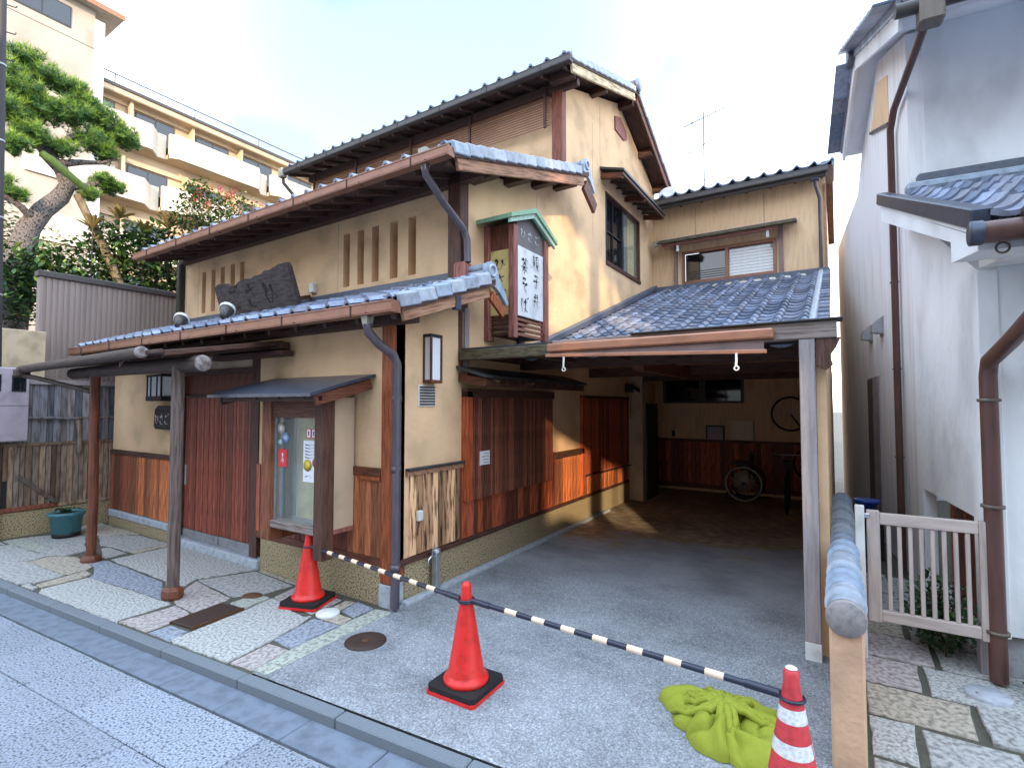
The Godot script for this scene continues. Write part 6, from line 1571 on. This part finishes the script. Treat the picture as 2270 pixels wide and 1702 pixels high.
	var wd := thing("white_disc", "round white plastic lid on the flagstones in front of the left cone", "drain cover", Vector3(-0.385, 0.006, 0.425))
	obj("lid", lathe_mesh([Vector2(0, 0.012), Vector2(0.095, 0.012), Vector2(0.105, 0.005), Vector2(0.105, -0.01)], 30), M.white_paint, wd)
	# tap post and sockets
	var tp := thing("tap_post", "short grey standpipe with a chrome tap beside the side plinth", "standpipe", Vector3(0.1, 0.0, -0.5))
	bx("post", tp, Vector3(-0.03, 0.0, -0.03), Vector3(0.035, 0.4, 0.035), M.steel, 0.006)
	obj("cap", lathe_mesh([Vector2(0.045, 0.4), Vector2(0.045, 0.43), Vector2(0.03, 0.445), Vector2(0.0, 0.447)], 14), M.steel, tp)
	obj("spout", tube_mesh([Vector3(0, 0.37, 0.03), Vector3(-0.005, 0.372, 0.08), Vector3(-0.01, 0.35, 0.105), Vector3(-0.01, 0.31, 0.11)], 0.013, 10), M.chrome, tp)
	obj("handle", tube_mesh([Vector3(0, 0.375, 0.06), Vector3(0, 0.42, 0.06)], 0.01, 8), M.chrome, tp)
	bar("handle", tp, Vector3(-0.03, 0.42, 0.06), Vector3(0.03, 0.42, 0.06), 0.012, 0.012, M.chrome)
	var so := thing("outdoor_socket", "small white outdoor socket box on the worn planks near the corner", "socket", Vector3(0.026, 0.8, -0.31))
	bx("box", so, Vector3(0, -0.05, -0.035), Vector3(0.045, 0.05, 0.035), M.white_paint, 0.008)
	obj("cable", tube_mesh([Vector3(0.02, -0.05, 0.0), Vector3(0.012, -0.12, 0.01), Vector3(0.005, -0.2, 0.01)], 0.006, 6), M.dark_gutter, so)
	var wb := thing("sensor_box", "small white box with a cable on the upper front wall right of the signboard", "sensor", Vector3(-2.72, 3.56, -1.1))
	bx("box", wb, Vector3(-0.05, -0.07, 0.0), Vector3(0.05, 0.07, 0.06), M.white_paint, 0.008)
	obj("cable", tube_mesh([Vector3(0.0, -0.07, 0.03), Vector3(-0.02, -0.13, 0.03), Vector3(-0.12, -0.2, 0.05)], 0.006, 6), M.dark_gutter, wb)
	var sp := thing("roof_spotlight", "grey floodlight with a white ring on the lower roof at the foot of the signboard", "spotlight", Vector3(-2.86, 2.98, 0.08), 0.2, "spotlights on the lower roof")
	obj("body", lathe_mesh([Vector2(0, -0.1), Vector2(0.04, -0.1), Vector2(0.06, -0.02), Vector2(0.085, 0.05), Vector2(0, 0.05)], 18), M.dark_gutter, sp, Transform3D(Basis(Vector3.FORWARD, -0.5) * Basis(Vector3.RIGHT, -0.7), Vector3(0, 0.07, 0)))
	obj("ring", lathe_mesh([Vector2(0.087, 0.05), Vector2(0.095, 0.055), Vector2(0.097, 0.09), Vector2(0.08, 0.1), Vector2(0, 0.1)], 18), M.white_paint, sp, Transform3D(Basis(Vector3.FORWARD, -0.5) * Basis(Vector3.RIGHT, -0.7), Vector3(0, 0.07, 0)))
	bx("foot", sp, Vector3(-0.03, -0.06, -0.03), Vector3(0.03, 0.03, 0.03), M.dark_gutter, 0.004)
	copy(sp, "roof_spotlight", "grey floodlight lying low at the left end of the signboard", Vector3(-4.0, 2.96, 0.08), 0.3)
	# aerial and dish beyond the roofs
	var an := thing("television_aerial", "thin television aerial with side rods standing behind the gable", "aerial", Vector3(0.62, 6.2, -7.0))
	an.position = Vector3(0.9, 6.9, -9.6)
	obj("mast", tube_mesh([Vector3(0, -0.6, 0), Vector3(0, 2.3, 0)], 0.014, 8), M.dark_gutter, an)
	obj("boom", tube_mesh([Vector3(-0.45, 2.0, 0.1), Vector3(0.65, 2.35, -0.1)], 0.01, 6), M.dark_gutter, an)
	obj("boom", tube_mesh([Vector3(-0.35, 1.3, 0.1), Vector3(0.2, 1.55, 0)], 0.01, 6), M.dark_gutter, an)
	obj("boom", tube_mesh([Vector3(-0.1, 0.55, 0), Vector3(0.8, 0.75, -0.1)], 0.008, 6), M.dark_gutter, an)
	for i in 7:
		var p := Vector3(-0.45, 2.0, 0.1).lerp(Vector3(0.65, 2.35, -0.1), i / 6.0)
		obj("rod", tube_mesh([p - Vector3(0.03, 0, 0.16), p + Vector3(0.03, 0, 0.16)], 0.005, 5), M.dark_gutter, an)
	obj("rod", tube_mesh([Vector3(-0.27, 1.55, 0), Vector3(-0.27, 2.15, 0)], 0.007, 5), M.dark_gutter, an)
	obj("reflector", tube_mesh([Vector3(0.16, 1.85, 0), Vector3(0.28, 1.62, 0), Vector3(0.18, 1.3, 0)], 0.009, 6), M.dark_gutter, an)
	var di := thing("satellite_dish", "small pale satellite dish at the junction of the gable and the wing roof", "satellite dish", Vector3(0.42, 6.66, -8.05))
	obj("dish", lathe_mesh([Vector2(0, 0.0), Vector2(0.1, 0.01), Vector2(0.19, 0.045), Vector2(0.2, 0.05), Vector2(0.19, 0.06), Vector2(0.1, 0.022), Vector2(0, 0.012)], 22), M.paper, di, Transform3D(Basis(Vector3.RIGHT, 1.1), Vector3.ZERO))
	obj("arm", tube_mesh([Vector3(0, -0.25, -0.05), Vector3(0, 0, -0.02)], 0.015, 6), M.steel, di)
	# things standing and hanging in the carport
	var wc := thing("wheelchair", "black folding wheelchair with one large silver-rimmed wheel at the back of the carport", "wheelchair", Vector3(1.98, 0.0, -7.45))
	for k in 2:
		var zo := 0.0 if k == 0 else -0.5
		var wh := group_node("large_wheel", wc, Vector3(0, 0.345, zo))
		obj("rim", torus_mesh(0.325, 0.018, 44, 8), M.steel if k == 0 else M.rubber, wh, Transform3D(Basis(Vector3.RIGHT, PI / 2), Vector3.ZERO))
		obj("tyre", torus_mesh(0.335, 0.012, 44, 8), M.rubber, wh, Transform3D(Basis(Vector3.RIGHT, PI / 2), Vector3(0, 0, -0.03)))
		obj("hub", tube_mesh([Vector3(0, 0, -0.05), Vector3(0, 0, 0.03)], 0.04, 14), M.black, wh)
		for i in 14: obj("spoke", tube_mesh([Vector3(0, 0, 0), Vector3(cos(TAU * i / 14), sin(TAU * i / 14), -0.02 / 0.32) * 0.32], 0.003, 4), M.steel, wh)
		obj("push_handle", tube_mesh([Vector3(0.1, 0.45, zo * 0.9 - 0.04), Vector3(0.14, 0.98, zo * 0.9 - 0.04), Vector3(0.2, 0.96, zo * 0.9 - 0.04)], 0.014, 8), M.black, wc)
		obj("arm_pad", box_mesh(Vector3(0.34, 0.05, 0.05), 0.015), M.black, wc, Transform3D(Basis(), Vector3(-0.05, 0.73, zo * 0.9 - 0.04)))
		obj("side_frame", joined([jbar(Vector3(-0.24, 0.2, zo * 0.9 - 0.05), Vector3(-0.24, 0.7, zo * 0.9 - 0.05), 0.022, 0.022), jbar(Vector3(-0.24, 0.2, zo * 0.9 - 0.05), Vector3(0.2, 0.2, zo * 0.9 - 0.05), 0.022, 0.022), jbar(Vector3(0.12, 0.2, zo * 0.9 - 0.05), Vector3(0.12, 0.72, zo * 0.9 - 0.05), 0.022, 0.022)]), M.orange_plank1, wc)
		var cs := obj("caster", torus_mesh(0.07, 0.018, 24, 8), M.rubber, wc, Transform3D(Basis(Vector3.RIGHT, PI / 2), Vector3(-0.26, 0.09, zo * 0.9 - 0.06)))
	bx("seat", wc, Vector3(-0.22, 0.46, -0.5), Vector3(0.2, 0.5, -0.06), M.black, 0.015)
	bx("backrest", wc, Vector3(0.1, 0.5, -0.5), Vector3(0.14, 0.9, -0.06), M.black, 0.015)
	obj("side_guard", lathe_mesh([Vector2(0, 0.01), Vector2(0.2, 0.01), Vector2(0.2, 0)], 22), M.hopper, wc, Transform3D(Basis(Vector3.RIGHT, PI / 2), Vector3(0.0, 0.4, -0.055)))
	var bc := thing("hanging_bicycle", "dark bicycle hung upright on the right wall of the carport", "bicycle", Vector3(2.95, 0.0, -7.7))
	for p in [Vector3(-0.15, 1.72, 0.0), Vector3(0.2, 0.75, -0.25)]:
		var wh := group_node("wheel", bc, p)
		obj("tyre", torus_mesh(0.32, 0.02, 40, 8), M.rubber, wh, Transform3D(Basis(Vector3.RIGHT, PI / 2), Vector3.ZERO))
		for i in 12: obj("spoke", tube_mesh([Vector3.ZERO, Vector3(cos(TAU * i / 12), sin(TAU * i / 12), 0) * 0.31], 0.002, 4), M.steel, wh)
	obj("frame", joined([jbar(Vector3(-0.15, 1.72, -0.03), Vector3(0.1, 1.35, -0.1), 0.03, 0.03), jbar(Vector3(0.1, 1.35, -0.1), Vector3(0.2, 0.75, -0.22), 0.03, 0.03), jbar(Vector3(0.05, 1.55, -0.06), Vector3(0.35, 1.0, -0.15), 0.03, 0.03)]), M.black, bc)
	obj("handlebar", tube_mesh([Vector3(0.05, 2.15, 0.15), Vector3(0.0, 2.05, 0.0), Vector3(0.05, 2.12, -0.25)], 0.014, 8), M.black, bc)
	bx("saddle", bc, Vector3(0.25, 0.95, -0.3), Vector3(0.42, 1.02, -0.1), M.black, 0.02)
	var mo := thing("parked_bicycle", "dark bicycle parked in shadow beside the wheelchair", "bicycle", Vector3(2.75, 0.0, -7.0))
	for p in [Vector3(0.0, 0.33, -0.55), Vector3(0.05, 0.33, 0.45)]:
		var wh := group_node("wheel", mo, p)
		obj("tyre", torus_mesh(0.31, 0.02, 40, 8), M.rubber, wh, Transform3D(Basis(Vector3.BACK, PI / 2), Vector3.ZERO))
	obj("frame", joined([jbar(Vector3(0, 0.33, -0.55), Vector3(0.02, 0.85, -0.4), 0.03, 0.03), jbar(Vector3(0.02, 0.7, -0.42), Vector3(0.03, 0.35, 0.0), 0.035, 0.03), jbar(Vector3(0.03, 0.35, 0.0), Vector3(0.04, 0.85, 0.2), 0.03, 0.03), jbar(Vector3(0.05, 0.33, 0.45), Vector3(0.03, 0.35, 0.0), 0.025, 0.025)]), M.black, mo)
	bx("saddle", mo, Vector3(-0.03, 0.85, 0.08), Vector3(0.1, 0.9, 0.32), M.black, 0.02)
	obj("handlebar", tube_mesh([Vector3(-0.25, 0.98, -0.3), Vector3(0.02, 0.95, -0.4), Vector3(0.28, 0.98, -0.3)], 0.012, 8), M.steel, mo)
	var f1 := thing("framed_notice", "small grey framed notice on the carport's back wall", "notice", Vector3(1.32, 1.28, -8.25))
	bx("frame", f1, Vector3(-0.19, -0.165, -0.01), Vector3(0.19, 0.165, 0.015), M.black, 0.004)
	bx("sheet", f1, Vector3(-0.16, -0.14, 0.015), Vector3(0.16, 0.14, 0.018), M.box_grey, 0.0)
	var f2 := thing("pale_panel", "pale blank square panel on the carport's back wall right of the framed notice", "panel", Vector3(1.86, 1.36, -8.25))
	bx("panel", f2, Vector3(-0.22, -0.21, -0.01), Vector3(0.22, 0.21, 0.04), M.hotel_parapet, 0.006)
	bx("label", f2, Vector3(-0.03, -0.19, 0.04), Vector3(0.03, -0.165, 0.043), M.paper, 0.0)
	var sk := thing("wall_socket", "small black switch box on the carport's back wall left of the notices", "switch", Vector3(0.42, 1.25, -8.27))
	bx("box", sk, Vector3(-0.035, -0.07, 0.0), Vector3(0.035, 0.07, 0.03), M.black, 0.006)
	bx("key", sk, Vector3(-0.015, -0.03, 0.03), Vector3(0.015, 0.03, 0.036), M.dark_gutter, 0.002)
	var fl := thing("wall_flood_lamp", "black wall lamp with a white bulb on an arm above the dark gate", "lamp", Vector3(0.12, 2.18, -6.3))
	bx("bracket", fl, Vector3(-0.1, -0.04, -0.1), Vector3(0.05, 0.12, 0.06), M.black, 0.01)
	obj("shade", lathe_mesh([Vector2(0.0, 0.08), Vector2(0.04, 0.07), Vector2(0.1, 0.0), Vector2(0.09, 0.0), Vector2(0.035, 0.06)], 16), M.black, fl, Transform3D(Basis(Vector3.FORWARD, 0.5), Vector3(0.12, 0.0, 0.05)))
	obj("bulb", lathe_mesh([Vector2(0, -0.03), Vector2(0.04, -0.01), Vector2(0.05, 0.02), Vector2(0.0, 0.05)], 14), M.lamp_paper, fl, Transform3D(Basis(), Vector3(0.12, 0.0, 0.05)))
	obj("pull_cord", tube_mesh([Vector3(0.02, -0.05, 0.04), Vector3(0.0, -0.55, 0.05)], 0.012, 6), M.verge_wood, fl)
	var pc := thing("light_cord", "thin hanging pull cord with a white ball in front of the back wall", "cord", Vector3(0.3, 2.6, -7.9))
	obj("cord", tube_mesh([Vector3(0, 0, 0), Vector3(0, -1.1, 0)], 0.004, 5), M.steel, pc)
	obj("ball", lathe_mesh([Vector2(0, -0.025), Vector2(0.02, -0.015), Vector2(0.022, 0.0), Vector2(0.012, 0.02), Vector2(0, 0.025)], 12), M.white_paint, pc, Transform3D(Basis(), Vector3(0, -1.12, 0)))

# a bunched lobe of cloth: half an ellipsoid with pleats that run out from the knot of the heap
func net_lobe(seed_: int, c: Vector2, rx: float, rz: float, hgt: float, pleats: float, depth: float) -> ArrayMesh:
	var st := start(true)
	var n1 := noise(seed_, 1.3, 2)
	var n2 := noise(seed_ + 40, 3.2, 2)
	var A := 120
	var R := 40
	var rows := []
	for j in R + 1:
		var f := float(j) / R
		var row := []
		for i in A:
			var t := TAU * i / A
			var edge := 1.0 + 0.16 * n1.get_noise_2d(cos(t) * 0.7, sin(t) * 0.7)
			var p := c + Vector2(cos(t) * rx, sin(t) * rz) * f * edge
			var ang := p.angle()
			var far: float = clamp(p.length() / 0.12, 0.0, 1.0)
			var w := ang * pleats + 5.0 * n1.get_noise_2d(p.x * 1.6, p.y * 1.6) + 1.6 * n2.get_noise_2d(p.x, p.y)
			var fold := pow(abs(sin(w)), 0.75)
			var dome := sqrt(max(0.0, 1.0 - f * f))
			var y := hgt * dome * (1.0 - depth * far * (1.0 - fold)) + hgt * 0.10 * dome * n2.get_noise_2d(p.x * 1.4, p.y * 1.4)
			var puff := 1.0 + 0.05 * (fold - 0.5)
			row.append(Vector3(p.x * puff, max(y, 0.0) + 0.004, p.y * puff))
		rows.append(row)
	for j in R:
		for i in A:
			var i2 := (i + 1) % A
			if j == 0: tri(st, rows[0][0], rows[1][i], rows[1][i2], Vector3.UP)
			else: quad(st, rows[j][i], rows[j][i2], rows[j + 1][i2], rows[j + 1][i], Vector3.UP)
	return done(st)
